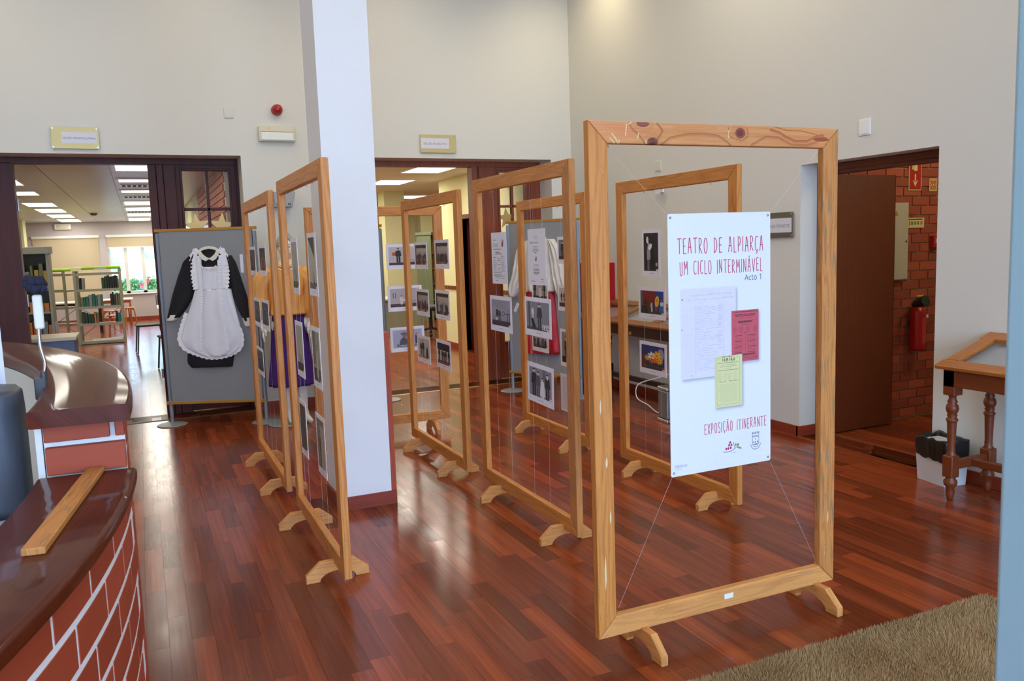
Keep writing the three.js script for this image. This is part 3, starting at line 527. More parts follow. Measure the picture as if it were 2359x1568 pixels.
const BWSKIN = '#c4c0c0', P = {
  programme1: printCell(true, (g) => { lines(g, 12, 14, 26, 1, 3, '#5a5864', 1.2); lines(g, 12, 22, 46, 2, 4, '#55535e', 1.1); jug(g, 74, 24, 8, '#b0202c'); lines(g, 12, 32, 74, 1, 3, '#5a5862', 1.1); lines(g, 26, 38, 46, 2, 3, '#3a3842', 1.4); lines(g, 10, 48, 24, 1, 4, '#55535c', 1.2); lines(g, 66, 46, 18, 2, 3, '#55535c', 1); lines(g, 10, 53, 26, 11, 2.2, '#9a98a2', 0.8); lines(g, 64, 53, 26, 11, 2.2, '#9a98a2', 0.8); g.strokeStyle = '#a04a50'; g.lineWidth = 0.6; g.strokeRect(38, 51, 22, 24); lines(g, 49, 54, 14, 3, 8, '#55535c', 1.4, true); lines(g, 12, 78, 76, 3, 3, '#5c5a64', 1.1); lines(g, 20, 86, 60, 2, 2.6, '#66646e', 0.9); lines(g, 22, 94, 24, 1, 2, '#77747e', 0.9); }, 0),
  programme2: printCell(true, (g) => { lines(g, 46, 13, 34, 1, 3, '#9a96a2', 1.1, true); lines(g, 46, 17, 18, 1, 3, '#9a96a2', 1, true); g.fillStyle = '#6a6674'; g.font = '7px sans-serif'; g.save(); g.scale(1, 0.72); g.fillText('ROMEU PAULO', 12, 36); g.restore(); lines(g, 44, 31, 38, 4, 2.6, '#85818e', 1.1, true); lines(g, 44, 42, 14, 1, 2, '#6a6674', 1.2, true); jug(g, 45, 55, 5, '#26242c'); lines(g, 46, 63, 38, 2, 2.6, '#a4a0ac', 1, true); lines(g, 46, 71, 42, 4, 2.8, '#4e4a58', 1.3, true); lines(g, 14, 93, 30, 1, 2, '#77747e', 1); g.fillStyle = '#b07a84'; g.fillRect(70, 89, 15, 1); g.fillRect(74, 93, 8, 1); }, 0),
  seated: printCell(false, (g) => { g.fillStyle = '#8f8f9a'; g.fillRect(0, 0, 100, 100); for (let i = 0; i < 40; i++) { g.fillStyle = `rgba(190,190,205,${rnd() * 0.12})`; g.beginPath(); g.ellipse(rnd() * 100, rnd() * 70, 14, 18, 0, 0, 7); g.fill(); } g.fillStyle = '#3a3a40'; g.fillRect(0, 80, 100, 20); figure(g, 30, 86, 58, '#26262c', BWSKIN); figure(g, 44, 86, 54, '#44444c', BWSKIN); g.strokeStyle = '#2c2c32'; g.lineWidth = 2; g.beginPath(); g.ellipse(64, 52, 6, 9, 0, 0, 7); g.stroke(); g.fillStyle = '#303036'; g.fillRect(72, 50, 26, 3); g.fillRect(84, 53, 3, 30); g.fillRect(94, 53, 2, 30); g.fillStyle = '#d8d8dc'; g.fillRect(22, 68, 10, 12); }),
  standing: printCell(false, (g) => { g.fillStyle = '#84848e'; g.fillRect(0, 0, 100, 100); for (let i = 0; i < 24; i++) { g.fillStyle = `rgba(${i % 2 ? '210,210,220' : '60,60,70'},0.14)`; g.fillRect(i * 4.3, 0, 2.4, 90); } g.fillStyle = '#1c1c20'; g.fillRect(10, 0, 4, 96); g.fillStyle = '#4a4a50'; g.fillRect(0, 90, 100, 10); figure(g, 28, 64, 46, '#dcdce0', BWSKIN); figure(g, 58, 94, 88, '#3a3a40', BWSKIN); figure(g, 36, 96, 46, '#202024', BWSKIN, true, -0.3); g.strokeStyle = '#e4e4e8'; g.lineWidth = 2.4; for (const x of [74, 84, 94]) { g.beginPath(); g.arc(x, 82, 4, 3.1, 6.3); g.stroke(); g.strokeRect(x - 4, 84, 8, 10); } }),
  four: printCell(false, (g) => { g.fillStyle = '#8a8a94'; g.fillRect(0, 0, 100, 100); g.fillStyle = '#6c6c74'; g.fillRect(60, 0, 16, 60); grain(g, 40, 0.08); figure(g, 22, 100, 96, '#202026', BWSKIN); figure(g, 40, 100, 88, '#54545c', BWSKIN); figure(g, 60, 100, 70, '#e2e2e6', BWSKIN, true); figure(g, 82, 100, 88, '#2a2a32', BWSKIN); g.fillStyle = '#f0f0f2'; g.fillRect(79, 18, 5, 12); }),
  back1: printCell(false, stage('#b4b0ac', '#3c3432', 82, [[14, 90, 80, '#26242a'], [52, 90, 62, '#d6d2cc', '#b4a49a', true], [80, 92, 86, '#2a2830']])),
  back2: printCell(false, crowd('#a8a6a4', '#4c4648', '#2a2a2e', ['#3a3a40', '#62626a', '#28282e', '#8a8a90'], 7)),
  back3: printCell(false, stage('#77757c', '#2c2a30', 84, [[24, 96, 88, '#201e24', BWSKIN], [54, 98, 90, '#45434a', BWSKIN]])),
  back4: printCell(false, stage('#c2bcb4', '#2e2a2c', 78, [[16, 70, 46, '#1e1c20'], [34, 72, 52, '#2c2a2e'], [66, 94, 60, '#34302e'], [86, 94, 60, '#1f1d22']])),
  tall1: printCell(true, stage('#8c8884', '#1e1c20', 80, [[30, 96, 80, '#18161a', BWSKIN], [68, 96, 70, '#c8c4c0', BWSKIN, true]])),
  tall2: printCell(true, (g) => { g.fillStyle = '#dcd8dc'; g.fillRect(0, 0, 100, 100); lines(g, 12, 8, 74, 26, 3.4, '#b4a8b0', 1.4); }, 0.02),
  clown: printCell(true, (g) => { g.fillStyle = '#1e1c20'; g.fillRect(0, 0, 100, 100); for (let i = 0; i < 30; i++) { g.fillStyle = `rgba(90,90,96,${rnd() * 0.25})`; g.fillRect(rnd() * 100, rnd() * 60, 10, 10); } g.fillStyle = '#2c2a30'; g.fillRect(0, 86, 100, 14); figure(g, 62, 96, 72, '#0c0b0e', '#3a383e', true); figure(g, 32, 98, 78, '#78747c', '#c6c4c8'); g.fillStyle = '#b4b2b8'; g.fillRect(22, 44, 24, 26); for (let i = 0; i < 24; i++) { g.fillStyle = '#46444a'; g.fillRect(22 + (i % 6) * 4, 44 + Math.floor(i / 6) * 6.4 + (i % 2) * 3, 2, 3); } g.fillStyle = '#e8e6ea'; g.beginPath(); g.ellipse(44, 36, 14, 8, -0.3, 0, 7); g.fill(); g.beginPath(); g.ellipse(26, 18, 8, 9, 0, 0, 7); g.fill(); g.fillStyle = '#a8a6ac'; g.fillRect(82, 78, 12, 9); }),
  masks: printCell(false, (g) => { g.fillStyle = '#7c2018'; g.fillRect(0, 0, 66, 100); g.fillStyle = '#203c8c'; g.fillRect(66, 0, 34, 100); g.fillStyle = '#40403c'; g.fillRect(0, 78, 100, 22); g.fillStyle = '#585860'; g.fillRect(0, 0, 9, 80); g.fillStyle = '#1e2c20'; g.fillRect(6, 66, 28, 34); figure(g, 22, 80, 48, '#3c2420'); figure(g, 34, 80, 42, '#55302a'); figure(g, 50, 90, 44, '#c8c4c0', '#c03028'); figure(g, 58, 92, 48, '#303a54'); figure(g, 68, 86, 46, '#a03070'); g.fillStyle = '#e2b428'; g.beginPath(); g.ellipse(72, 44, 9, 24, 0.1, 0, 7); g.fill(); g.fillStyle = '#c88018'; g.beginPath(); g.ellipse(72, 40, 4, 8, 0, 0, 7); g.fill(); figure(g, 92, 96, 66, '#2c6c9c', '#d03c30', true); g.fillStyle = '#d8d4cc'; g.fillRect(86, 46, 12, 16); }),
  flowers: printCell(false, (g) => { g.fillStyle = '#24366c'; g.fillRect(0, 0, 100, 100); g.fillStyle = '#6a2c1c'; g.fillRect(0, 40, 14, 60); g.fillStyle = '#8a4a2a'; g.fillRect(10, 84, 90, 8); g.fillStyle = '#9a9aa8'; g.beginPath(); g.ellipse(84, 34, 14, 26, 0, 0, 7); g.fill(); const fl = (x, y, r, c) => { g.fillStyle = c; for (let i = 0; i < 7; i++) { const a = i * 0.9; g.beginPath(); g.ellipse(x + Math.cos(a) * r, y + Math.sin(a) * r, r * 0.8, r * 0.36, a, 0, 7); g.fill(); } g.fillStyle = '#e08020'; g.beginPath(); g.arc(x, y, r * 0.5, 0, 7); g.fill(); }; fl(26, 54, 8, '#c8a030'); fl(46, 44, 11, '#f2ecec'); fl(68, 40, 12, '#f0c020'); fl(46, 66, 8, '#d04028'); fl(78, 62, 9, '#e8a828'); fl(60, 62, 7, '#d86028'); for (let i = 0; i < 9; i++) { g.fillStyle = '#1e3a22'; g.fillRect(22 + i * 7.6, 72, 5, 28); } }),
  g1: printCell(false, crowd('#b4aca4', '#6c4a30', '#3a2c2c', ['#22242c', '#7c2a24', '#2c3c5c', '#3c2a2c', '#46708c'], 8)),
  g2: printCell(false, crowd('#b0a8a2', '#8c6c48', '#332828', ['#26242a', '#5a3a34', '#28364c', '#34282a'], 8)),
  g3: printCell(false, crowd('#aaa096', '#b09468', '#3c302e', ['#26262c', '#a4302a', '#2a3858', '#4c3c38', '#20222a'], 6)),
  g4: printCell(false, crowd('#b2a89c', '#54422e', '#2e2420', ['#3c3430', '#b0a498', '#2c4c7c', '#2a2624'], 9, 84, 46)),
  g5: printCell(false, stage('#c8c0b4', '#b08c4c', 88, [[26, 86, 70, '#1c1a20'], [46, 92, 84, '#26242c'], [80, 94, 60, '#1e1c24', '#b0826a', true]])),
  g6: printCell(false, (g) => { stage('#c4bca8', '#6a3a28', 84, [[14, 84, 58, '#20222a'], [40, 86, 58, '#26262c'], [54, 86, 54, '#2a2a32'], [68, 86, 58, '#22242a'], [92, 90, 64, '#1c2422']])(g); g.fillStyle = '#26201e'; g.fillRect(0, 0, 100, 34); g.fillStyle = '#a04430'; g.fillRect(10, 90, 80, 6); }),
  f1: printCell(false, (g) => { stage('#c2b6b2', '#4a2c2c', 86, [[32, 86, 78, '#24222a'], [60, 86, 60, '#26242c', '#a98a7c', true]])(g); g.fillStyle = '#c04028'; g.fillRect(12, 30, 11, 18); g.fillStyle = '#a8a4b8'; g.fillRect(2, 58, 16, 2); g.fillRect(2, 60, 2, 22); g.fillRect(14, 60, 2, 22); g.strokeStyle = '#2a2830'; g.lineWidth = 1; for (const x of [76, 88]) { g.beginPath(); g.ellipse(x, 78, 5, 7, 0, 0, 7); g.stroke(); } g.fillStyle = '#3a3038'; g.fillRect(92, 30, 6, 56); }),
  f2: printCell(false, (g) => { stage('#b6aaac', '#4a2e2c', 82, [[38, 86, 48, '#dcd6d2', '#b48a74']])(g); g.strokeStyle = '#5a2c24'; g.lineWidth = 2; g.strokeRect(10, 26, 8, 22); g.fillStyle = '#e8e4e4'; g.fillRect(44, 58, 30, 10); g.strokeStyle = '#2e2a32'; g.lineWidth = 1; for (const x of [52, 84]) { g.beginPath(); g.ellipse(x, 74, 5, 8, 0, 0, 7); g.stroke(); } g.fillStyle = '#352a30'; g.fillRect(88, 24, 8, 58); }),
  f3: printCell(false, (g) => { g.fillStyle = '#a8a8bc'; g.fillRect(0, 0, 100, 100); g.fillStyle = '#54545e'; g.beginPath(); g.moveTo(20, 92); g.quadraticCurveTo(22, 44, 38, 42); g.quadraticCurveTo(52, 56, 62, 78); g.lineTo(62, 92); g.fill(); g.fillStyle = '#a06a58'; g.beginPath(); g.ellipse(40, 32, 8, 13, 0, 0, 7); g.fill(); g.fillStyle = '#6a6868'; g.beginPath(); g.ellipse(37, 22, 11, 8, 0, 0, 7); g.fill(); g.fillStyle = '#2c3c64'; g.fillRect(76, 36, 20, 46); g.fillStyle = '#b07a66'; g.beginPath(); g.ellipse(82, 30, 5, 9, 0, 0, 7); g.fill(); g.fillStyle = '#e4e4ec'; g.fillRect(24, 86, 44, 3); g.fillStyle = '#202028'; g.fillRect(14, 80, 4, 14); g.fillRect(20, 90, 76, 3); }),
  c1: printCell(true, (g) => { g.fillStyle = '#b8b09c'; g.fillRect(0, 0, 100, 100); g.fillStyle = '#26301c'; g.beginPath(); g.moveTo(0, 0); g.lineTo(86, 0); g.lineTo(86, 40); g.fill(); g.fillStyle = '#5c5a50'; g.fillRect(0, 88, 100, 12); figure(g, 42, 94, 28, '#b0a894', '#8a7a68', true); figure(g, 64, 94, 30, '#1a1814', '#8a7a68', true); }),
  c2: printCell(true, stage('#a8a08e', '#4a4840', 86, [[40, 94, 46, '#6a6458'], [62, 94, 40, '#26241f']])),
  c3: printCell(true, (g) => { stage('#b0a894', '#2c2a24', 82, [[46, 92, 34, '#3c3830'], [70, 94, 30, '#1e1c18', '#8a7a68', true]])(g); g.strokeStyle = '#3a342c'; g.lineWidth = 2; g.beginPath(); g.moveTo(30, 60); g.lineTo(60, 84); g.stroke(); }),
  c4: printCell(true, (g) => { g.fillStyle = '#9a9280'; g.fillRect(0, 0, 100, 100); g.fillStyle = '#6c6a5c'; g.fillRect(0, 0, 40, 66); g.fillStyle = '#44423c'; g.fillRect(0, 74, 100, 26); figure(g, 60, 98, 70, '#c0b8a4', '#8a7a68', true); grain(g, 60, 0.2); }),
  c5: printCell(true, (g) => { g.fillStyle = '#4c4a40'; g.fillRect(0, 0, 100, 100); grain(g, 140, 0.16); }),
  c6: printCell(true, (g) => { g.fillStyle = '#7a7460'; g.fillRect(0, 0, 100, 100); g.fillStyle = '#a89f86'; g.fillRect(44, 12, 56, 88); grain(g, 90, 0.22); figure(g, 40, 98, 74, '#3c382c', '#7a6c58'); }),
  s1: printCell(false, stage('#4a4046', '#2a2024', 84, [[40, 92, 70, '#231c22'], [68, 92, 66, '#7c3430']])), s2: printCell(false, crowd('#4c3c3a', '#5c3424', '#241c1e', ['#7c4430', '#b0684a', '#3c2c30', '#8c2c2c'], 6)),
  s3: printCell(false, stage('#54525a', '#2c2a30', 82, [[40, 92, 66, '#2a282e'], [66, 92, 60, '#3c3a42']])), s4: printCell(false, stage('#46464e', '#26262a', 84, [[50, 94, 74, '#26262c'], [72, 94, 60, '#5c5a62']])), s5: printCell(false, stage('#505058', '#2c2c30', 82, [[34, 92, 60, '#2c2c32'], [62, 94, 70, '#3a3a42']])),
};
const atlasTex = new THREE.CanvasTexture(ATLAS); atlasTex.colorSpace = THREE.SRGBColorSpace;
const printMat = std({ map: atlasTex, roughness: 0.5 }), threadMat = std({ color: srgb(206, 206, 210), roughness: 0.4 });
/* a sheet with its print on the front; dir 'x': faces -x, its right edge nearer the camera (+z); dir 'z': faces the camera along z */
function print(label, cell, dir, plane, a0, a1, y0, y1, up, down, tilt = 0, group = 'photo prints hung in the pine frames') {
  const w = a1 - a0, h = y1 - y0, g = box(w, h, 0.0016), uv = g.attributes.uv;
  for (let i = 0; i < uv.count; i++) { const f = i >= 16 && i < 20; uv.setXY(i, f ? lerp(cell.u0, cell.u1, uv.getX(i)) : 0.999, f ? lerp(cell.v0, cell.v1, uv.getY(i)) : 0.001); }
  const m = new THREE.Mesh(g, printMat); m.name = numbered('photo_print'); scene.add(m);
  m.position.set(dir === 'x' ? plane : (a0 + a1) / 2, (y0 + y1) / 2, dir === 'x' ? (a0 + a1) / 2 : plane);
  m.rotation.set(0, dir === 'x' ? -PI / 2 : 0, tilt, 'YXZ');
  tag(m, label, 'print', group);
  for (const s of [-0.3, 0.3]) {
    if (up) part('thread', bar([s * w, h / 2 - 0.004, -0.0012], [s * w, h / 2 + up, -0.0012], 0.0004, 5), threadMat, m);
    if (down) part('thread', bar([s * w, -h / 2 + 0.004, -0.0012], [s * w, -h / 2 - down, -0.0012], 0.0004, 5), threadMat, m);
  }
  return m;
}
{
  // frame beside the poster
  const x = 1.858;
  print('printed programme with a small red jug drawing, in the frame beside the poster frame', P.programme1, 'x', x, -4.412, -4.2, 1.284, 1.574, 0.24, 0.066, 0.0);
  print('printed programme with a dark jug drawing and sparse lines, beside the poster', P.programme2, 'x', x, -3.922, -3.718, 1.292, 1.579, 0.236, 0.066);
  print('grey photo of two seated actors and a small table, under the red jug programme', P.seated, 'x', x, -4.463, -4.158, 1.01, 1.214, 0, 0.866, -0.005);
  print('grey photo of a tall man and white chair backs, under the dark jug programme', P.standing, 'x', x, -3.985, -3.675, 1.023, 1.226, 0, 0.145, -0.01);
  print('grey photo of four people standing close together, beside the poster', P.four, 'x', x, -3.976, -3.671, 0.668, 0.878, 0, 0.523, -0.03);
  // frame in front of the blouse panel
  const x3 = 2.784;
  print('photo print peeking out behind the dark jug programme, topmost over the red skirt', P.s4, 'x', x3, -5.83, -5.56, 1.36, 1.55, 0.217, 0.12);
  print('pale photo print of dark figures, over the white blouse hem and red skirt top', P.back1, 'x', x3, -5.83, -5.55, 1.05, 1.24, 0, 0.17);
  print('grey crowd photo print hanging before the red skirt hem', P.back2, 'x', x3, -5.85, -5.565, 0.672, 0.862, 0, 0.525);
  print('dark photo of two figures beside the white sleeve, top of its column', P.back3, 'x', x3, -5.375, -5.1, 1.354, 1.548, 0.219, 0.155);
  print('pale stage photo with dark figures, second below the white sleeve', P.back4, 'x', x3, -5.388, -5.115, 1.012, 1.201, 0, 0.133);
  print('upright dark stage photo, third in the column before the grey panel edge', P.tall1, 'x', x3, -5.37, -5.125, 0.605, 0.88, 0, 0.06);
  print('upright pale sheet with faint text, lowest before the grey panel edge', P.tall2, 'x', x3, -5.382, -5.135, 0.27, 0.547, 0, 0.123);
  // frame behind the poster
  const x4 = 2.854;
  print('upright black and white photo of a clown, above the two colourful photos', P.clown, 'x', x4, -4.37, -4.176, 1.282, 1.566, 0.236, 0.067);
  print('colour photo of children in masks before a red and blue backdrop', P.masks, 'x', x4, -4.417, -4.124, 1.018, 1.213, 0, 0.145, -0.005);
  print('colour photo of children dressed as yellow and white flowers', P.flowers, 'x', x4, -4.415, -4.122, 0.672, 0.874, 0, 0.53, -0.012);
  // frame with six group photos
  const x5 = 1.82;
  print('dim group photo, top of the far column in the frame of six', P.g1, 'x', x5, -5.76, -5.475, 1.353, 1.543, 0.234, 0.142);
  print('bright group photo with a blue coat, top near column in the frame of six', P.g2, 'x', x5, -5.31, -5.033, 1.36, 1.551, 0.226, 0.143);
  print('group photo with one red shirt, in the frame of six', P.g3, 'x', x5, -5.77, -5.48, 1.02, 1.211, 0, 0.145);
  print('crowded group photo, middle of the near column in the frame of six', P.g4, 'x', x5, -5.345, -5.058, 1.022, 1.217, 0, 0.143, -0.006);
  print('photo of three dark figures, lowest of the far column in the frame of six', P.g5, 'x', x5, -5.795, -5.498, 0.68, 0.875, 0, 0.537);
  print('photo of five people under a dark ceiling, lowest in the frame of six', P.g6, 'x', x5, -5.363, -5.076, 0.685, 0.879, 0, 0.542, -0.012);
  // frame across the row
  const z6 = -6.364;
  print('photo of two dark actors and a red box, top of three beside the column', P.f1, 'z', z6, 1.776, 2.062, 1.34, 1.538, 0.22, 0.132);
  print('photo of a white-clad actor by a trolley, middle of three beside the column', P.f2, 'z', z6, 1.772, 2.056, 1.006, 1.208, 0, 0.128);
  print('photo of a grey-coated seated man, lowest of three beside the column', P.f3, 'z', z6, 1.778, 2.062, 0.68, 0.878, 0, 0.51, 0.01);
  // frame by the column corner
  const x7 = 0.718;
  print('narrow sepia photo before the mannequin face, top of the far column', P.c2, 'x', x7, -4.37, -4.183, 1.29, 1.573, 0.236, 0.14);
  print('sepia photo with a dark leafy corner, top of the column nearest the white column', P.c1, 'x', x7, -3.913, -3.713, 1.3, 1.586, 0.223, 0.145);
  print('sepia photo with a leaning pole, before the purple skirt', P.c3, 'x', x7, -4.392, -4.182, 0.862, 1.15, 0, 0.13);
  print('pale worn photo of a robed figure, middle of the column nearest the white column', P.c4, 'x', x7, -3.946, -3.747, 0.866, 1.155, 0, 0.13);
  print('dark mottled photo before the mannequin legs, lowest of the far column', P.c5, 'x', x7, -4.43, -4.23, 0.437, 0.732, 0, 0.282);
  print('mottled brown photo low down by the column skirting', P.c6, 'x', x7, -3.97, -3.763, 0.443, 0.736, 0, 0.288);
  // frame between the dress and the mannequin
  const x8 = 0.716;
  print('dark photo of two figures next to the black sleeve, top of the far column', P.s1, 'x', x8, -6.115, -5.805, 1.353, 1.55, 0.238, 0.154);
  print('dark warm photo of a group before the orange sleeve, top of the near column', P.s2, 'x', x8, -5.607, -5.306, 1.361, 1.555, 0.233, 0.155);
  print('dark grey photo beside the white cuff, middle of the far column', P.s3, 'x', x8, -6.058, -5.74, 1.001, 1.198, 0, 0.145);
  print('dark grey photo above the mannequin hand, middle of the near column', P.s4, 'x', x8, -5.66, -5.335, 1.008, 1.206, 0, 0.868);
  print('dark grey photo beside the purple skirt, lowest in its frame', P.s5, 'x', x8, -6.08, -5.745, 0.661, 0.854, 0, 0.521);
}

/* ---------- the poster ---------- */
const GLYPH = { T: [30, 'M0 2L30 0M15 2L15 100'], E: [24, 'M22 0L2 2L3 100L24 98M3 50L18 49'], A: [31, 'M2 100L13 0L17 0L29 100M5 60L26 60'], R: [28, 'M4 98L3 2C30 -6 28 46 4 54L26 100'], O: [30, 'M15 0C33 0 33 100 15 100C-3 100 -3 0 15 0Z'], D: [28, 'M2 0L3 100C36 80 30 6 2 0'], L: [22, 'M3 0L4 100L22 99'], P: [26, 'M3 100L2 2C30 -4 28 56 4 62'], I: [6, 'M3 0L3 100'], C: [27, 'M26 6C6 -12 2 20 2 50C2 92 12 110 26 92'], 'Ç': [27, 'M26 6C6 -12 2 20 2 50C2 92 12 110 26 92M16 100L21 108L14 118'], U: [26, 'M2 0L4 78C6 108 22 106 23 78L24 0'], M: [36, 'M2 100L4 0L18 58L31 0L34 100'], N: [30, 'M2 100L3 0L26 98L27 0'], V: [29, 'M1 0L14 100L28 0'], X: [28, 'M2 0L26 100M26 0L2 100'], S: [24, 'M22 8C10 -10 0 14 4 30C8 50 24 56 22 76C20 106 6 106 2 92'], 'Á': [31, 'M2 100L13 0L17 0L29 100M5 60L26 60M13 -12L22 -22'], 'Ã': [31, 'M2 100L13 0L17 0L29 100M5 60L26 60M6 -12C10 -22 16 -8 24 -18'], ' ': [26, ''] };
function hand(g, text, x0, x1, yTop, yBase, lw, colour, jitter = 3) {
  const gap = 16; let w = -gap; for (const c of text) w += GLYPH[c][0] + gap;
  const sy = (yBase - yTop) / 100, sx = (x1 - x0) / w; let x = x0; g.strokeStyle = colour; g.lineCap = g.lineJoin = 'round';
  for (const c of text) {
    const p = new Path2D(GLYPH[c][1]), q = new Path2D(); q.addPath(p, new DOMMatrix([sx, 0, 0, sy, x, yTop + (rnd() - 0.5) * jitter * sy * 3])); g.lineWidth = lw; g.stroke(q); x += (GLYPH[c][0] + gap) * sx;
  }
}
{
  reseed(12);
  const W = 992, H = 2048, c = document.createElement('canvas'); c.width = W; c.height = H; const g = c.getContext('2d');
  const X = (m) => (m - 1.72) / 0.465 * W, Y = (m) => (1.592 - m) / 0.96 * H;
  g.fillStyle = '#e4e6e8'; g.fillRect(0, 0, W, H);
  hand(g, 'TEATRO DE ALPIARÇA', X(1.762), X(2.15), Y(1.502), Y(1.448), 6.5, '#c01a50'); hand(g, 'UM CICLO INTERMINÁVEL', X(1.77), X(2.146), Y(1.42), Y(1.372), 6, '#bb2a58');
  g.fillStyle = '#4a5578'; g.font = `${0.03 / 0.96 * H}px sans-serif`; g.textAlign = 'right'; g.fillText('Acto 1', X(2.146), Y(1.339));
  const sheet = (x0, x1, y1, y0, fill) => { g.save(); g.shadowColor = 'rgba(90,100,120,0.5)'; g.shadowBlur = 22; g.shadowOffsetX = 10; g.shadowOffsetY = 14; g.fillStyle = fill; g.fillRect(X(x0), Y(y1), X(x1) - X(x0), Y(y0) - Y(y1)); g.restore(); };
  // old handwritten page
  sheet(1.772, 2.021, 1.32, 0.99, '#dcd8e2'); g.fillStyle = 'rgba(206,186,186,0.35)'; for (let i = 0; i < 60; i++) { g.beginPath(); g.ellipse(X(1.78 + rnd() * 0.235), Y(1.31 - (rnd() < 0.5 ? rnd() * 0.05 : rnd() * 0.3)), 10 + rnd() * 26, 6 + rnd() * 12, 0, 0, 7); g.globalAlpha = 0.12; g.fill(); } g.globalAlpha = 1;
  const scrawl = (x, y, w, col, lw, amp) => { g.strokeStyle = col; g.lineWidth = lw; g.beginPath(); g.moveTo(x, y); for (let p = 0; p < w; p += 3.5) { if (rnd() < 0.07) { p += 9; g.moveTo(x + p, y - p * 0.01); } else g.lineTo(x + p + (rnd() - 0.5) * 3, y + (rnd() - 0.5) * amp * (rnd() < 0.12 ? 1.8 : 0.8) - p * 0.01); } g.stroke(); };
  g.strokeStyle = 'rgba(190,130,140,0.7)'; g.lineWidth = 1.6; for (const m of [1.836, 1.962]) { g.beginPath(); g.moveTo(X(m), Y(1.26)); g.lineTo(X(m), Y(0.995)); g.stroke(); }
  scrawl(X(1.815), Y(1.295), X(2.0) - X(1.815), 'rgba(100,104,150,0.5)', 1.6, 14); scrawl(X(1.802), Y(1.28), X(1.86) - X(1.802), 'rgba(100,104,150,0.5)', 1.6, 14); scrawl(X(1.87), Y(1.28), X(2.01) - X(1.87), 'rgba(100,104,150,0.5)', 1.6, 14);
  for (let i = 0; i < 38; i++) { const y = Y(1.252 - i * 0.0063); scrawl(X(1.84), y, (0.05 + rnd() * 0.06) / 0.465 * W, 'rgba(104,108,168,0.5)', 1.3, 7); g.fillStyle = 'rgba(120,124,170,0.25)'; g.fillRect(X(1.778), y, X(2.015) - X(1.778), 0.8); if (i % 5 !== 4 && i < 26) { g.fillStyle = 'rgba(80,84,130,0.6)'; for (let k = 0; k < 4; k++) g.fillRect(X(1.938) + k * 12, y - 3, 5, 4); } }
  g.fillStyle = '#a04a48'; g.fillRect(X(1.776), Y(1.285), 14, 8); g.fillRect(X(1.774), Y(1.175), 10, 6); g.fillStyle = '#6a7088'; g.fillRect(X(1.815), Y(1.003), 8, 8);
  // red bill
  sheet(2.0, 2.128, 1.228, 1.034, '#c65460'); const ink = 'rgba(52,20,30,0.85)', inkL = 'rgba(80,30,42,0.62)';
  const row = (x0, x1, y, h, col, k = 8) => { g.fillStyle = col; let p = X(x0); const e = X(x1); while (p < e) { const q = k * (0.5 + rnd()); g.fillRect(p, Y(y), Math.min(q, e - p), h); p += q + 3; } };
  row(2.008, 2.012, 1.222, 9, ink); row(2.017, 2.112, 1.224, 8, ink); row(2.118, 2.122, 1.222, 9, ink); row(2.016, 2.112, 1.213, 6, ink, 12); row(2.02, 2.108, 1.208, 6, ink, 12); row(2.035, 2.095, 1.199, 4, inkL); row(2.004, 2.03, 1.19, 2, inkL, 40); row(2.098, 2.124, 1.19, 2, inkL, 40);
  row(2.032, 2.098, 1.188, 17, ink, 7); row(2.045, 2.085, 1.174, 4, inkL);
  for (const x of [2.006, 2.036, 2.068, 2.102]) for (let i = 0; i < 10; i++) row(x, x + 0.018, 1.166 - i * 0.0024, 2, inkL, 6);
  g.fillStyle = ink; g.beginPath(); g.arc(X(2.064), Y(1.142), 5, 0, 7); g.fill(); g.fillRect(X(2.064), Y(1.138), 1.5, Y(1.068) - Y(1.138));
  for (const [x0, x1] of [[2.012, 2.058], [2.07, 2.118]]) for (let i = 0; i < 13; i++) row(x0 + rnd() * 0.006, x1 - rnd() * 0.01, 1.134 - i * 0.0054, i % 4 === 0 ? 5 : 2.6, i % 4 === 0 ? ink : inkL, 9);
  row(2.012, 2.112, 1.063, 14, ink, 8); g.fillStyle = ink; g.fillRect(X(2.114), Y(1.05), 8, 8); for (let i = 0; i < 3; i++) row(2.01, 2.118, 1.052 - i * 0.005, 3, inkL, 14);
  // yellow bill
  sheet(1.921, 2.049, 1.062, 0.868, '#d9d79c'); const iy = 'rgba(66,66,54,0.8)', iyl = 'rgba(110,108,84,0.6)';
  hand(g, 'TEATRO', X(1.955), X(2.014), Y(1.0585), Y(1.042), 5, '#3c3c38', 1); g.strokeStyle = iyl; g.lineWidth = 2; g.strokeRect(X(1.931), Y(1.054), X(2.036) - X(1.931), Y(0.877) - Y(1.054)); g.fillStyle = '#d9d79c'; g.fillRect(X(1.95), Y(1.057), X(2.02) - X(1.95), 10);
  row(1.937, 2.03, 1.036, 4, iy, 12); row(1.95, 2.018, 1.028, 4, iyl); row(1.944, 2.024, 1.022, 4, iyl, 12); row(1.968, 1.998, 1.015, 3, iyl); row(1.936, 2.03, 1.008, 4, iy, 12);
  for (const x of [1.938, 1.962, 1.982, 2.008]) for (let i = 0; i < 10; i++) row(x, x + 0.016, 0.998 - i * 0.0034, 2, 'rgba(120,118,92,0.45)', 6);
  row(1.942, 1.974, 0.965, 4, iy); row(1.988, 2.03, 0.965, 4, iy); for (let i = 0; i < 20; i++) row(1.938 + rnd() * 0.01, 2.03 - rnd() * 0.01, 0.955 - i * 0.0036, 2, 'rgba(120,118,92,0.42)', 12);
  hand(g, 'EXPOSIÇÃO ITINERANTE', X(1.872), X(2.163), Y(0.812), Y(0.774), 5.5, '#c04058');
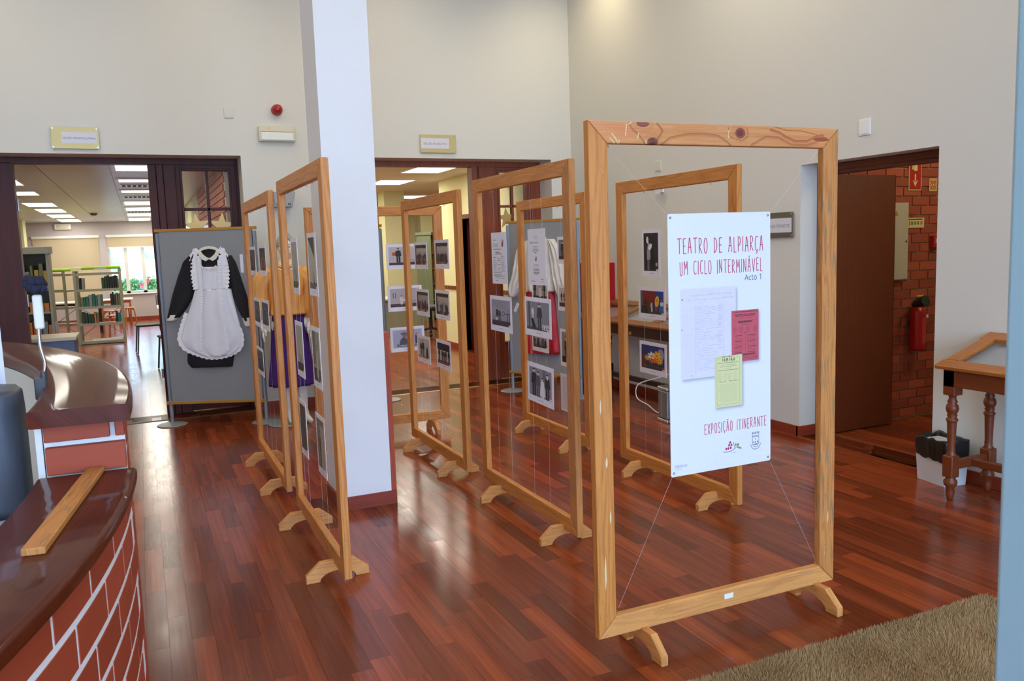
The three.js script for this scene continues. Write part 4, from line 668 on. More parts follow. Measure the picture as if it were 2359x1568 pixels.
  // emblem: grapes over a bowl line with an olive sprig
  g.fillStyle = '#b01858'; for (const [x, y] of [[1.99, 0.728], [1.985, 0.718], [1.996, 0.718], [1.972, 0.705], [1.982, 0.706], [1.993, 0.707]]) { g.beginPath(); g.ellipse(X(x), Y(y), 9, 11, 0.3, 0, 7); g.fill(); }
  g.strokeStyle = '#7a7aa6'; g.lineWidth = 6; g.beginPath(); g.moveTo(X(1.958), Y(0.695)); g.quadraticCurveTo(X(1.99), Y(0.688), X(2.016), Y(0.704)); g.stroke();
  g.lineWidth = 5; g.strokeStyle = '#5c5a6c'; g.beginPath(); g.moveTo(X(2.006), Y(0.727)); g.quadraticCurveTo(X(2.008), Y(0.712), X(2.014), Y(0.704)); g.stroke();
  g.fillStyle = '#8a9a58'; g.beginPath(); g.ellipse(X(2.017), Y(0.716), 7, 14, 0.1, 0, 7); g.fill(); g.beginPath(); g.ellipse(X(2.032), Y(0.703), 30, 8, 0.35, 0, 7); g.fill(); g.fillStyle = '#5a3a58'; g.beginPath(); g.ellipse(X(2.027), Y(0.715), 7, 11, 0.6, 0, 7); g.fill();
  g.fillStyle = 'rgba(130,130,170,0.5)'; g.font = '16px sans-serif'; g.textAlign = 'left'; g.fillText('50000', X(1.998), Y(0.684));
  // coat of arms
  g.strokeStyle = '#7c8092'; g.lineWidth = 5; const ax = X(2.112), ay = Y(0.714);
  g.strokeRect(ax - 34, ay - 72, 68, 20); for (let i = 0; i < 5; i++) { g.fillStyle = '#7c8092'; g.fillRect(ax - 36 + i * 16, ay - 86, 9, 16); }
  g.beginPath(); g.moveTo(ax - 34, ay - 44); g.lineTo(ax + 34, ay - 44); g.lineTo(ax + 32, ay + 14); g.quadraticCurveTo(ax + 24, ay + 36, ax, ay + 42); g.quadraticCurveTo(ax - 24, ay + 36, ax - 32, ay + 14); g.closePath(); g.stroke();
  g.fillStyle = '#4c5064'; for (const k of [-20, 0, 20]) { g.beginPath(); g.arc(ax + k, ay, 6, 0, 7); g.fill(); } g.beginPath(); g.arc(ax, ay - 24, 5, 0, 7); g.fill(); g.fillRect(ax - 20, ay + 14, 40, 9); g.beginPath(); g.lineWidth = 9; g.strokeStyle = 'rgba(124,128,146,0.6)'; g.arc(ax, ay + 10, 50, 0.1, 3.0); g.stroke();
  g.fillStyle = '#77779c'; g.font = '30px serif'; g.fillText('Alpiarça', X(1.735), Y(0.665)); g.fillStyle = 'rgba(119,119,156,0.6)'; g.font = '15px sans-serif'; g.fillText('município', X(1.737), Y(0.656));
  const tex = new THREE.CanvasTexture(c); tex.colorSpace = THREE.SRGBColorSpace;
  const wrinkle = paint(256, 512, (u, v) => { const f = 128 + 46 * n2(u * 3, v * 22) + 30 * n2(u * 5 + 9, v * 40 + 3); return [f, f, f]; }, false);
  const t = thing('exhibition_poster', 'tall white poster titled Teatro de Alpiarça, strung in the frame nearest the rug', 'poster', [1.953, 1.112, -2.47]);
  t.rotation.z = 0.004;
  const w = 0.465, h = 0.96, s = new THREE.Shape(), r = 0.008;
  s.moveTo(-w / 2 + r, -h / 2); s.lineTo(w / 2 - r, -h / 2); s.absarc(w / 2 - r, -h / 2 + r, r, -PI / 2, 0); s.lineTo(w / 2, h / 2 - r); s.absarc(w / 2 - r, h / 2 - r, r, 0, PI / 2); s.lineTo(-w / 2 + r, h / 2); s.absarc(-w / 2 + r, h / 2 - r, r, PI / 2, PI); s.lineTo(-w / 2, -h / 2 + r); s.absarc(-w / 2 + r, -h / 2 + r, r, PI, 1.5 * PI);
  const pg = new THREE.ExtrudeGeometry(s, { depth: 0.003, bevelEnabled: false }), uv = pg.attributes.uv, pp = pg.attributes.position;
  for (let i = 0; i < uv.count; i++) uv.setXY(i, pp.getX(i) / w + 0.5, pp.getY(i) / h + 0.5);
  part('board', pg, std({ map: tex, roughness: 0.5, bumpMap: wrinkle, bumpScale: 0.0015 }), t);
  for (const [sx, sy, hx, hy] of [[-1, 1, -0.468, 0.707], [1, 1, 0.468, 0.707], [-1, -1, -0.468, -0.93], [1, -1, 0.468, -0.93]]) {
    const ex = sx * (w / 2 - 0.012), ey = sy * (h / 2 - 0.014);
    part('eyelet', new THREE.TorusGeometry(0.0032, 0.0012, 6, 14).translate(ex, ey, 0.0034), M.steelDark, t);
    part('thread', bar([ex, ey, 0.002], [hx, hy, 0], 0.0004, 5), threadMat, t);
  }
}
/* ---------- grey display panels ---------- */
function makePanel(label, A, B, base = 0.2, top = 1.72) {
  const w = Math.hypot(B[0] - A[0], B[1] - A[1]), turn = Math.atan2(-(B[1] - A[1]), B[0] - A[0]);
  const t = thing('pin_board', label, 'panel', [A[0], 0, A[1]], turn, 'grey display panels before the far doors');
  part('board', uvm(rbx(0.02, base, -0.011, w - 0.02, top, 0.011, 0.002), 'y'), M.felt, t);
  part('top_rail', rbx(-0.018, top - 0.006, -0.016, w + 0.018, top + 0.02, 0.016, 0.004), M.panelRail, t);
  part('bottom_rail', rbx(-0.03, base - 0.012, -0.016, w + 0.012, base + 0.014, 0.016, 0.004), M.panelRail, t);
  for (const x of [0.002, w - 0.002]) {
    const p = part('post', merge([cyl(0.0165, 0.0165, top - 0.03, x, (top - 0.03) / 2 + 0.012, -0.002, 16), rbox(0.018, top - base - 0.05, 0.012, 0.003, x, (top + base) / 2, 0.014)]), M.panelPost, t);
    part('foot_disc', lathe([[0, 0.001], [0.128, 0.001], [0.13, 0.005], [0.12, 0.01], [0.03, 0.014], [0.02, 0.022], [0, 0.022]], 36).translate(x, 0, 0), M.panelFoot, p);
  }
  return t;
}
makePanel('grey felt panel with ochre rails, holding the black maid dress', [0.158, -7.9], [0.936, -7.548]);
makePanel('grey felt panel with ochre rails, holding the white blouse and red skirt', [3.43, -7.71], [3.838, -6.985]);
makePanel('grey felt panel mostly hidden behind the white column', [1.62, -7.45], [2.168, -7.95], 0.2, 1.725);

const cloth = (c, r = 0.95) => std({ color: c, roughness: r, bumpMap: WEAVE, bumpScale: 0.0005, side: THREE.DoubleSide });
const BLACKCLOTH = phys({ color: srgb(21, 20, 25), roughness: 0.85, sheen: 0.4, sheenColor: srgb(90, 90, 110), sheenRoughness: 0.5, side: THREE.DoubleSide }), APRON = cloth(srgb(232, 232, 236)), LACE = cloth(srgb(240, 240, 240), 1), CREAM = cloth(srgb(228, 222, 208));
{ // the maid's dress pinned to the first panel: local x along the panel, z out of it
  const t = thing('maid_dress', 'black maid dress with white ruffled apron pinned to a grey panel', 'dress', [0.158, 0, -7.9], Math.atan2(-0.412, 0.911));
  const Z = 0.012;
  part('bodice', garment([[1.558, 0.4, 0.525], [1.54, 0.375, 0.552], [1.5, 0.3, 0.63], [1.4, 0.285, 0.645], [1.2, 0.315, 0.625], [1.0, 0.27, 0.66], [0.7, 0.2, 0.62], [0.56, 0.185, 0.595], [0.515, 0.22, 0.585]], Z, 0.03, 3, 0.12, 30, 44, 2), BLACKCLOTH, t);
  part('sleeve', garment([[1.515, 0.3, 0.34], [1.45, 0.225, 0.33], [1.3, 0.158, 0.325], [1.15, 0.1, 0.285], [1.05, 0.07, 0.225], [0.965, 0.045, 0.15]], Z, 0.05, 2, 0.22, 22, 30, 5), BLACKCLOTH, t);
  part('sleeve', garment([[1.495, 0.6, 0.645], [1.43, 0.61, 0.68], [1.3, 0.62, 0.715], [1.15, 0.635, 0.752], [1.02, 0.67, 0.785], [0.92, 0.715, 0.79]], Z, 0.05, 2, 0.22, 22, 30, 9), BLACKCLOTH, t);
  part('cuff', garment([[0.99, 0.052, 0.158], [0.96, 0.042, 0.142], [0.938, 0.036, 0.12]], Z, 0.05, 1, 0.05, 6, 24, 1), CREAM, t);
  part('cuff', garment([[0.945, 0.705, 0.795], [0.915, 0.71, 0.795], [0.868, 0.725, 0.79]], Z, 0.05, 1, 0.05, 6, 24, 1), CREAM, t);
  // round white collar: a ring with two rounded flaps
  const flap = (s) => poly([[-0.001, -0.034], [-0.03, -0.05], [-0.062, -0.034], [-0.086, 0.0], [-0.092, 0.032], [-0.068, 0.04], [-0.052, 0.012], [-0.026, -0.012], [-0.001, -0.024]].map(([x, y]) => [0.462 + s * x, 1.5 + y]), 0.012, 0.004, 3).translate(0, 0, Z + 0.04);
  part('collar', merge([flap(1), flap(-1)]), CREAM, t);
  part('collar', poly([[-0.092, 0.03], [-0.084, 0.052], [-0.05, 0.072], [0, 0.08], [0.05, 0.072], [0.084, 0.052], [0.092, 0.03], [0.07, 0.036], [0.04, 0.05], [0, 0.056], [-0.04, 0.05], [-0.07, 0.036]].map(([x, y]) => [0.462 + x, 1.5 + y]), 0.014, 0.004, 3).translate(0, 0, Z + 0.03), CREAM, t);
  // apron: skirt, bib, straps, lace bands and ruffles
  const skirt = part('apron_skirt', garment([[1.205, 0.31, 0.628], [1.1, 0.275, 0.645], [0.95, 0.215, 0.672], [0.85, 0.172, 0.69], [0.76, 0.15, 0.7], [0.7, 0.17, 0.688], [0.65, 0.26, 0.64], [0.615, 0.36, 0.575]], Z + 0.02, 0.036, 5, 0.2, 30, 60, 3), APRON, t);
  part('bib', garment([[1.4, 0.385, 0.538], [1.375, 0.38, 0.54], [1.2, 0.365, 0.528]], Z + 0.034, 0.024, 2, 0.1, 10, 30, 3), APRON, t);
  part('strap', garment([[1.5, 0.345, 0.392], [1.38, 0.342, 0.388], [1.2, 0.35, 0.388]], Z + 0.032, 0.022, 1, 0.1, 10, 16, 3), APRON, t);
  part('strap', garment([[1.5, 0.545, 0.585], [1.38, 0.538, 0.582], [1.2, 0.525, 0.57]], Z + 0.032, 0.022, 1, 0.1, 10, 16, 4), APRON, t);
  const band = (p, w) => ruffle(p, w, Z + 0.06, 40, 0.003, 160);
  part('lace_band', band([[0.366, 1.46], [0.364, 1.2], [0.34, 0.95], [0.318, 0.66]], 0.03), LACE, t);
  part('lace_band', band([[0.538, 1.46], [0.53, 1.2], [0.545, 0.95], [0.56, 0.66]], 0.03), LACE, t);
  part('ruffle', ruffle([[0.362, 1.21], [0.354, 1.3], [0.35, 1.4], [0.358, 1.5], [0.392, 1.532]], 0.054, Z + 0.048, 11, 0.0022), LACE, t);
  part('ruffle', ruffle([[0.535, 1.532], [0.57, 1.5], [0.577, 1.4], [0.572, 1.3], [0.558, 1.21]], 0.056, Z + 0.048, 11, 0.0022), LACE, t);
  part('ruffle', ruffle([[0.62, 0.9], [0.672, 0.83], [0.678, 0.735], [0.655, 0.685], [0.56, 0.636], [0.41, 0.62], [0.3, 0.652], [0.19, 0.71], [0.162, 0.775], [0.185, 0.86], [0.24, 1.0]], 0.034, Z + 0.035, 26, 0.002, 320), LACE, t);
  part('neckline_trim', ruffle([[0.39, 1.402], [0.425, 1.375], [0.462, 1.368], [0.5, 1.376], [0.535, 1.4]], 0.018, Z + 0.062, 8, 0.005), LACE, t);
}
{ // tag beside the dress
  const m = new THREE.Mesh(box(0.028, 0.16, 0.0015), std({ color: srgb(226, 226, 232), roughness: 0.6 })); m.name = 'caption_card'; m.position.set(0.158 + 0.73 * 0.911 - 0.412 * 0.014, 1.42, -7.9 + 0.73 * 0.412 + 0.911 * 0.014); m.rotation.y = Math.atan2(-0.412, 0.911); scene.add(m);
  tag(m, 'narrow white caption card on the grey panel beside the black sleeve', 'card');
}
{ // blouse and skirt on the other panel
  const pos = [3.43, 0, -7.71], turn = Math.atan2(-0.872, 0.49), BL = cloth(srgb(226, 222, 212)), RED = phys({ color: srgb(176, 26, 34), roughness: 0.5, sheen: 0.6, sheenColor: srgb(255, 120, 120), sheenRoughness: 0.4, side: THREE.DoubleSide });
  const s = thing('red_skirt', 'shiny red skirt hanging under the white blouse on a grey panel', 'skirt', pos, turn);
  part('skirt_cloth', garment([[1.06, 0.25, 0.53], [1.0, 0.22, 0.56], [0.7, 0.2, 0.585], [0.44, 0.185, 0.605], [0.415, 0.19, 0.6]], 0.012, 0.05, 6, 0.28, 26, 70, 4), RED, s);
  part('waistband', garment([[1.075, 0.25, 0.53], [1.035, 0.24, 0.54]], 0.012, 0.052, 0, 0, 3, 30), RED, s);
  const t = thing('white_blouse', 'white long-sleeved blouse pinned above a red skirt on a grey panel', 'blouse', pos, turn);
  part('blouse_body', garment([[1.55, 0.3, 0.5], [1.53, 0.22, 0.57], [1.45, 0.205, 0.585], [1.2, 0.215, 0.565], [1.06, 0.2, 0.575], [1.03, 0.21, 0.565]], 0.014, 0.065, 5, 0.2, 26, 60, 6), BL, t);
  part('sleeve', garment([[1.535, 0.22, 0.26], [1.45, 0.15, 0.25], [1.25, 0.09, 0.22], [1.1, 0.035, 0.17], [1.04, 0.03, 0.14], [0.98, 0.055, 0.1]], 0.014, 0.07, 4, 0.25, 24, 40, 7), BL, t);
  part('sleeve', garment([[1.545, 0.52, 0.575], [1.45, 0.54, 0.64], [1.3, 0.55, 0.685], [1.15, 0.57, 0.72], [1.05, 0.6, 0.7], [1.0, 0.63, 0.685]], 0.014, 0.07, 4, 0.25, 24, 40, 8), BL, t);
  part('collar', tube([[0.3, 1.545, 0.05], [0.33, 1.515, 0.07], [0.4, 1.5, 0.08], [0.47, 1.515, 0.07], [0.5, 1.548, 0.05]], 0.013, 30, 8), BL, t);
  const m = new THREE.Mesh(box(0.035, 0.1, 0.0015), std({ color: srgb(226, 226, 230), roughness: 0.6 })); m.name = numbered('caption_card'); m.position.set(3.43 + 0.09 * 0.49 - 0.872 * 0.014, 0.87, -7.71 + 0.09 * 0.872 + 0.49 * 0.014); m.rotation.set(0, turn, -0.5, 'YXZ'); scene.add(m);
  tag(m, 'small tilted white caption card beside the red skirt', 'card');
}

/* ---------- the mannequin ---------- */
{
  const t = thing('mannequin', 'grey-haired mannequin in orange blouse and long purple skirt on a round base', 'mannequin', [1.15, 0, -7.35], -0.16);
  const S = 1.0, skinM = std({ color: srgb(224, 220, 212), roughness: 0.45 });
  // joints [x, y, z, r], local: x to the image right, z towards the hall
  const J = (a) => a; const bones = [
    [[0, 1.36, 0], 0.085, [0, 1.1, 0], 0.105], [[0, 1.1, 0], 0.09, [0, 0.9, 0], 0.105], [[-0.11, 1.325, 0], 0.044, [0.11, 1.325, 0], 0.044],
    [[0, 1.34, -0.005], 0.052, [0.01, 1.47, 0.008], 0.046],
    [[-0.145, 1.31, 0], 0.04, [-0.215, 1.1, -0.01], 0.04], [[-0.215, 1.1, -0.01], 0.039, [-0.205, 0.9, 0.06], 0.025],
    [[0.145, 1.31, 0], 0.04, [0.18, 1.1, -0.01], 0.04], [[0.18, 1.1, -0.01], 0.039, [0.168, 0.9, 0.03], 0.025],
    [[-0.07, 0.88, 0], 0.085, [-0.055, 0.48, 0.01], 0.055], [[-0.055, 0.48, 0.01], 0.053, [-0.035, 0.1, -0.02], 0.03], [[-0.035, 0.075, -0.02], 0.03, [-0.03, 0.04, 0.1], 0.022],
    [[0.07, 0.88, 0], 0.085, [0.072, 0.48, 0.02], 0.055], [[0.072, 0.48, 0.02], 0.056, [0.085, 0.1, 0.01], 0.03], [[0.085, 0.075, 0.01], 0.03, [0.135, 0.035, 0.12], 0.021],
  ];
  const capsule = (p, [a, ra, b, rb]) => { const ax = b[0] - a[0], ay = b[1] - a[1], az = b[2] - a[2], px = p[0] - a[0], py = p[1] - a[1], pz = p[2] - a[2], h = Math.max(0, Math.min(1, (px * ax + py * ay + pz * az) / (ax * ax + ay * ay + az * az))); return Math.hypot(px - ax * h, py - ay * h, pz - az * h) - (ra + (rb - ra) * h); };
  const smin = (a, b, k) => { const h = Math.max(k - Math.abs(a - b), 0) / k; return Math.min(a, b) - h * h * k * 0.25; };
  const ellip = (p, c, r) => { const x = (p[0] - c[0]) / r[0], y = (p[1] - c[1]) / r[1], z = (p[2] - c[2]) / r[2], l = Math.hypot(x, y, z); return (l - 1) * Math.min(...r); };
  function march(field, c, half, res) {
    const mc = new MarchingCubes(res, skinM, false, false, 400000); mc.isolation = 0; const f = mc.field, hs = mc.halfsize;
    for (let z = 0, i = 0; z < res; z++) for (let y = 0; y < res; y++) for (let x = 0; x < res; x++, i++) f[i] = -field([c[0] + (x - hs) / hs * half[0], c[1] + (y - hs) / hs * half[1], c[2] + (z - hs) / hs * half[2]]);
    mc.update();
    const n = mc.count, pos = new Float32Array(n * 3);
    for (let i = 0; i < n; i++) for (let k = 0; k < 3; k++) pos[i * 3 + k] = c[k] + mc.positionArray[i * 3 + k] * half[k];
    const g = new THREE.BufferGeometry(); g.setAttribute('position', new THREE.BufferAttribute(pos, 3)); g.setAttribute('uv', new THREE.BufferAttribute(new Float32Array(n * 2), 2)); g.computeVertexNormals();
    return toCreasedNormals(g, 1.2);
  }
  const body = (p) => { let d = 9; for (const b of bones) d = smin(d, capsule(p, b), 0.04); return d; };
  const HS = 0.86, HC = [0.014, 1.545, 0.02];
  const head = (p) => {
    const q = [(p[0] - HC[0]) / HS, (p[1] - HC[1]) / HS, (p[2] - HC[2]) / HS];
    let d = ellip(q, [0, 0.02, -0.012], [0.072, 0.088, 0.088]); d = smin(d, ellip(q, [0, -0.045, 0.02], [0.054, 0.062, 0.056]), 0.05); d = smin(d, capsule(q, [[0, -0.13, -0.02], 0.048, [0, -0.05, -0.02], 0.045]), 0.04);
    d = smin(d, capsule(q, [[0, 0.006, 0.075], 0.007, [0, -0.03, 0.09], 0.012]), 0.02);            // nose
    d = smin(d, capsule(q, [[-0.018, -0.058, 0.066], 0.009, [0.018, -0.058, 0.066], 0.009]), 0.014); // lips
    d = smin(d, ellip(q, [0, -0.092, 0.05], [0.022, 0.018, 0.02]), 0.03);                            // chin
    for (const s of [-1, 1]) { d = smin(d, capsule(q, [[s * 0.014, 0.022, 0.073], 0.008, [s * 0.05, 0.024, 0.056], 0.008]), 0.02); d = smin(d, ellip(q, [s * 0.07, -0.005, -0.01], [0.01, 0.028, 0.018]), 0.01); d = Math.max(d, -ellip(q, [s * 0.031, 0.002, 0.083], [0.017, 0.009, 0.014])); d = smin(d, ellip(q, [s * 0.031, 0.001, 0.058], [0.014, 0.012, 0.012]), 0.004); d = smin(d, ellip(q, [s * 0.04, -0.035, 0.05], [0.02, 0.02, 0.018]), 0.03); }
    return d * HS;
  };
  function handAt(w, side) {   // fingers hang down and slightly forward
    const [x, y, z] = w, L = [[w, 0.024, [x + side * 0.006, y - 0.045, z + 0.01], 0.026], [[x - 0.006, y - 0.04, z + 0.026], 0.018, [x + 0.006, y - 0.075, z + 0.03], 0.016], [[x, y - 0.04, z - 0.002], 0.02, [x + side * 0.008, y - 0.085, z + 0.006], 0.016]];
    [[-0.022, 0.062], [-0.006, 0.072], [0.01, 0.068], [0.025, 0.052]].forEach(([o, l], i) => { const b = [x + side * 0.008, y - 0.08 + Math.abs(o) * 0.15, z + 0.008 + o], m = [b[0] + side * 0.004, b[1] - l * 0.5, b[2] + o * 0.2 + 0.006], e = [m[0] - side * 0.006, m[1] - l * 0.5, m[2] + 0.014]; L.push([b, 0.0095, m, 0.0085], [m, 0.0085, e, 0.007]); });
    L.push([[x - side * 0.004, y - 0.035, z + 0.03], 0.011, [x - side * 0.012, y - 0.07, z + 0.052], 0.009], [[x - side * 0.012, y - 0.07, z + 0.052], 0.009, [x - side * 0.01, y - 0.098, z + 0.056], 0.0075]);
    return (p) => { let d = 9; L.forEach((b, i) => { d = smin(d, capsule(p, b), i < 3 ? 0.02 : 0.006); }); return d; };
  }
  const lw = [-0.205, 0.9, 0.06], rw = [0.168, 0.9, 0.03];
  const geo = merge([march(body, [0, 0.72, 0], [0.34, 0.76, 0.2], 96), march(head, HC, [0.12, 0.16, 0.13], 64), march(handAt(lw, -1), [-0.21, 0.83, 0.08], [0.07, 0.1, 0.08], 44), march(handAt(rw, 1), [0.172, 0.83, 0.05], [0.07, 0.1, 0.08], 44)]);
  part('body', geo, skinM, t);
  for (const s of [-1, 1]) { part('eye', new THREE.SphereGeometry(0.0075, 12, 10).scale(1.2, 0.7, 0.6).translate(HC[0] + s * 0.031 * HS, HC[1] + 0.002, HC[2] + 0.069 * HS), std({ color: srgb(60, 58, 56), roughness: 0.3 }), t); part('eyebrow', tube([[HC[0] + s * 0.012, HC[1] + 0.022, HC[2] + 0.07], [HC[0] + s * 0.027, HC[1] + 0.028, HC[2] + 0.0665], [HC[0] + s * 0.043, HC[1] + 0.022, HC[2] + 0.057]], 0.0024, 12, 6), std({ color: srgb(120, 108, 96), roughness: 0.8 }), t); }
  part('lips', merge([new THREE.SphereGeometry(0.011, 14, 10).scale(1.9, 0.5, 0.55).translate(HC[0], HC[1] - 0.055 * HS, HC[2] + 0.0725 * HS), new THREE.SphereGeometry(0.011, 14, 10).scale(1.6, 0.5, 0.55).translate(HC[0], HC[1] - 0.063 * HS, HC[2] + 0.0715 * HS)]), std({ color: srgb(168, 84, 100), roughness: 0.4 }), t);
  // short wavy grey hair
  const hair = []; reseed(31);
  for (let i = 0; i < 330; i++) {
    const a = rnd() * 2 * PI, e = rnd() * 1.75 - 0.5, ce = Math.cos(e), z = Math.sin(a) * ce;
    if (z > 0.62 && e < 0.72) continue; if (e < -0.15 && z > 0.1) continue;
    const q = [HC[0] + Math.cos(a) * ce * 0.068, HC[1] + 0.019 + Math.sin(e) * 0.083, HC[2] - 0.01 + z * 0.08], s = 0.008 + rnd() * 0.006;
    hair.push(new THREE.SphereGeometry(s, 8, 6).scale(0.9, 1.2 + rnd() * 0.9, 0.9).rotateZ((rnd() - 0.5) * 1.2).translate(...q));
  }
  part('hair', merge(hair), std({ color: srgb(168, 164, 150), roughness: 0.75 }), t);
  // blouse
  const ORANGE = phys({ color: srgb(228, 160, 78), roughness: 0.55, sheen: 0.5, sheenColor: srgb(255, 214, 150), sheenRoughness: 0.4, side: THREE.DoubleSide });
  const ringsOf = (rows, n, f) => rows.map(([y, rx, rz, cx = 0, cz = 0], i) => Array.from({ length: n }, (_, k) => { const a = -k / n * 2 * PI, m = 1 + f(a, i / (rows.length - 1)); return new V3(cx + Math.cos(a) * rx * m, y, cz + Math.sin(a) * rz * m); }));
  const fill = (rows, n) => Array.from({ length: n + 1 }, (_, i) => rowsAt(rows, lerp(rows[0][0], rows[rows.length - 1][0], i / n)));
  const bl = part('blouse', loft(ringsOf(fill([[1.425, 0.056, 0.056, 0.004, 0], [1.4, 0.095, 0.07, 0, 0], [1.38, 0.145, 0.082, 0, 0], [1.35, 0.168, 0.092, 0, 0], [1.3, 0.17, 0.108, 0, 0.005], [1.15, 0.152, 0.118, 0, 0.008], [1.03, 0.15, 0.12, 0, 0.005], [0.965, 0.162, 0.13, 0, 0.005]], 24), 64, (a, v) => v * 0.06 * Math.sin(a * 9 + 3 * Math.sin(v * 5)) + 0.02 * Math.sin(a * 17 + v * 9))), ORANGE, t);
  const sleeve = (path, radii, fold) => { const c = new THREE.CatmullRomCurve3(path.map((p) => new V3(...p))), rr = []; for (let i = 0; i <= 22; i++) { const u = i / 22, p = c.getPointAt(u), d = c.getTangentAt(u), sx = new V3().crossVectors(d, new V3(0, 0, 1)).normalize(), sz = new V3().crossVectors(sx, d).normalize(), r = rowsAt(radii, u)[1]; rr.push(Array.from({ length: 30 }, (_, k) => { const a = k / 30 * 2 * PI, m = r * (1 + fold * Math.sin(a * 6 + u * 4) + 0.04 * Math.sin(a * 11 - u * 12)); return p.clone().addScaledVector(sx, Math.cos(a) * m).addScaledVector(sz, Math.sin(a) * m); })); } return loft(rr); };
  part('sleeve', sleeve([[-0.11, 1.345, 0], [-0.195, 1.27, 0], [-0.222, 1.1, -0.005], [-0.206, 0.93, 0.05]], [[0, 0.058], [0.25, 0.078], [0.6, 0.082], [0.88, 0.066], [0.93, 0.034], [1, 0.036]], 0.07), ORANGE, bl);
  part('sleeve', sleeve([[0.11, 1.345, 0], [0.175, 1.27, 0], [0.19, 1.1, -0.005], [0.17, 0.93, 0.03]], [[0, 0.058], [0.25, 0.074], [0.6, 0.074], [0.88, 0.06], [0.93, 0.034], [1, 0.036]], 0.07), ORANGE, bl);
  const cl = (s) => tube([[0.006, 1.43, -0.055], [s * 0.062, 1.425, -0.02], [s * 0.075, 1.398, 0.05], [s * 0.02, 1.372, 0.092]], 0.012, 24, 8);
  part('collar', merge([cl(1), cl(-1)]), ORANGE, bl);
  const tr = (s) => tube([[s * 0.07, 1.412, -0.03], [s * 0.09, 1.385, 0.045], [s * 0.028, 1.35, 0.1]], 0.006, 24, 6);
  part('collar_trim', merge([tr(1), tr(-1)]), LACE, bl);
  for (let i = 0; i < 5; i++) part('button', new THREE.SphereGeometry(0.006, 10, 8).scale(1, 1, 0.5).translate(0.004, 1.33 - i * 0.078, 0.114 + Math.min(i, 2) * 0.008), ORANGE, bl);
  // skirt
  const PURPLE = std({ color: srgb(66, 26, 110), roughness: 0.85, bumpMap: WEAVE, bumpScale: 0.0004, side: THREE.DoubleSide });
  part('skirt', loft(ringsOf(fill([[0.985, 0.132, 0.118], [0.9, 0.146, 0.13], [0.6, 0.165, 0.14], [0.36, 0.188, 0.16], [0.345, 0.186, 0.158]], 24), 96, (a, v) => v * 0.1 * Math.sin(a * 11 + 1.2 * Math.sin(v * 3 + a)))), PURPLE, t);
  part('base_disc', lathe([[0, 0.001], [0.17, 0.001], [0.173, 0.006], [0.16, 0.012], [0, 0.014]], 40).translate(-0.06, 0, -0.02), M.panelFoot, t);
  part('support_rod', bar([-0.1, 0.01, -0.04], [-0.1, 0.5, -0.03], 0.008, 12), M.chrome, t);
}
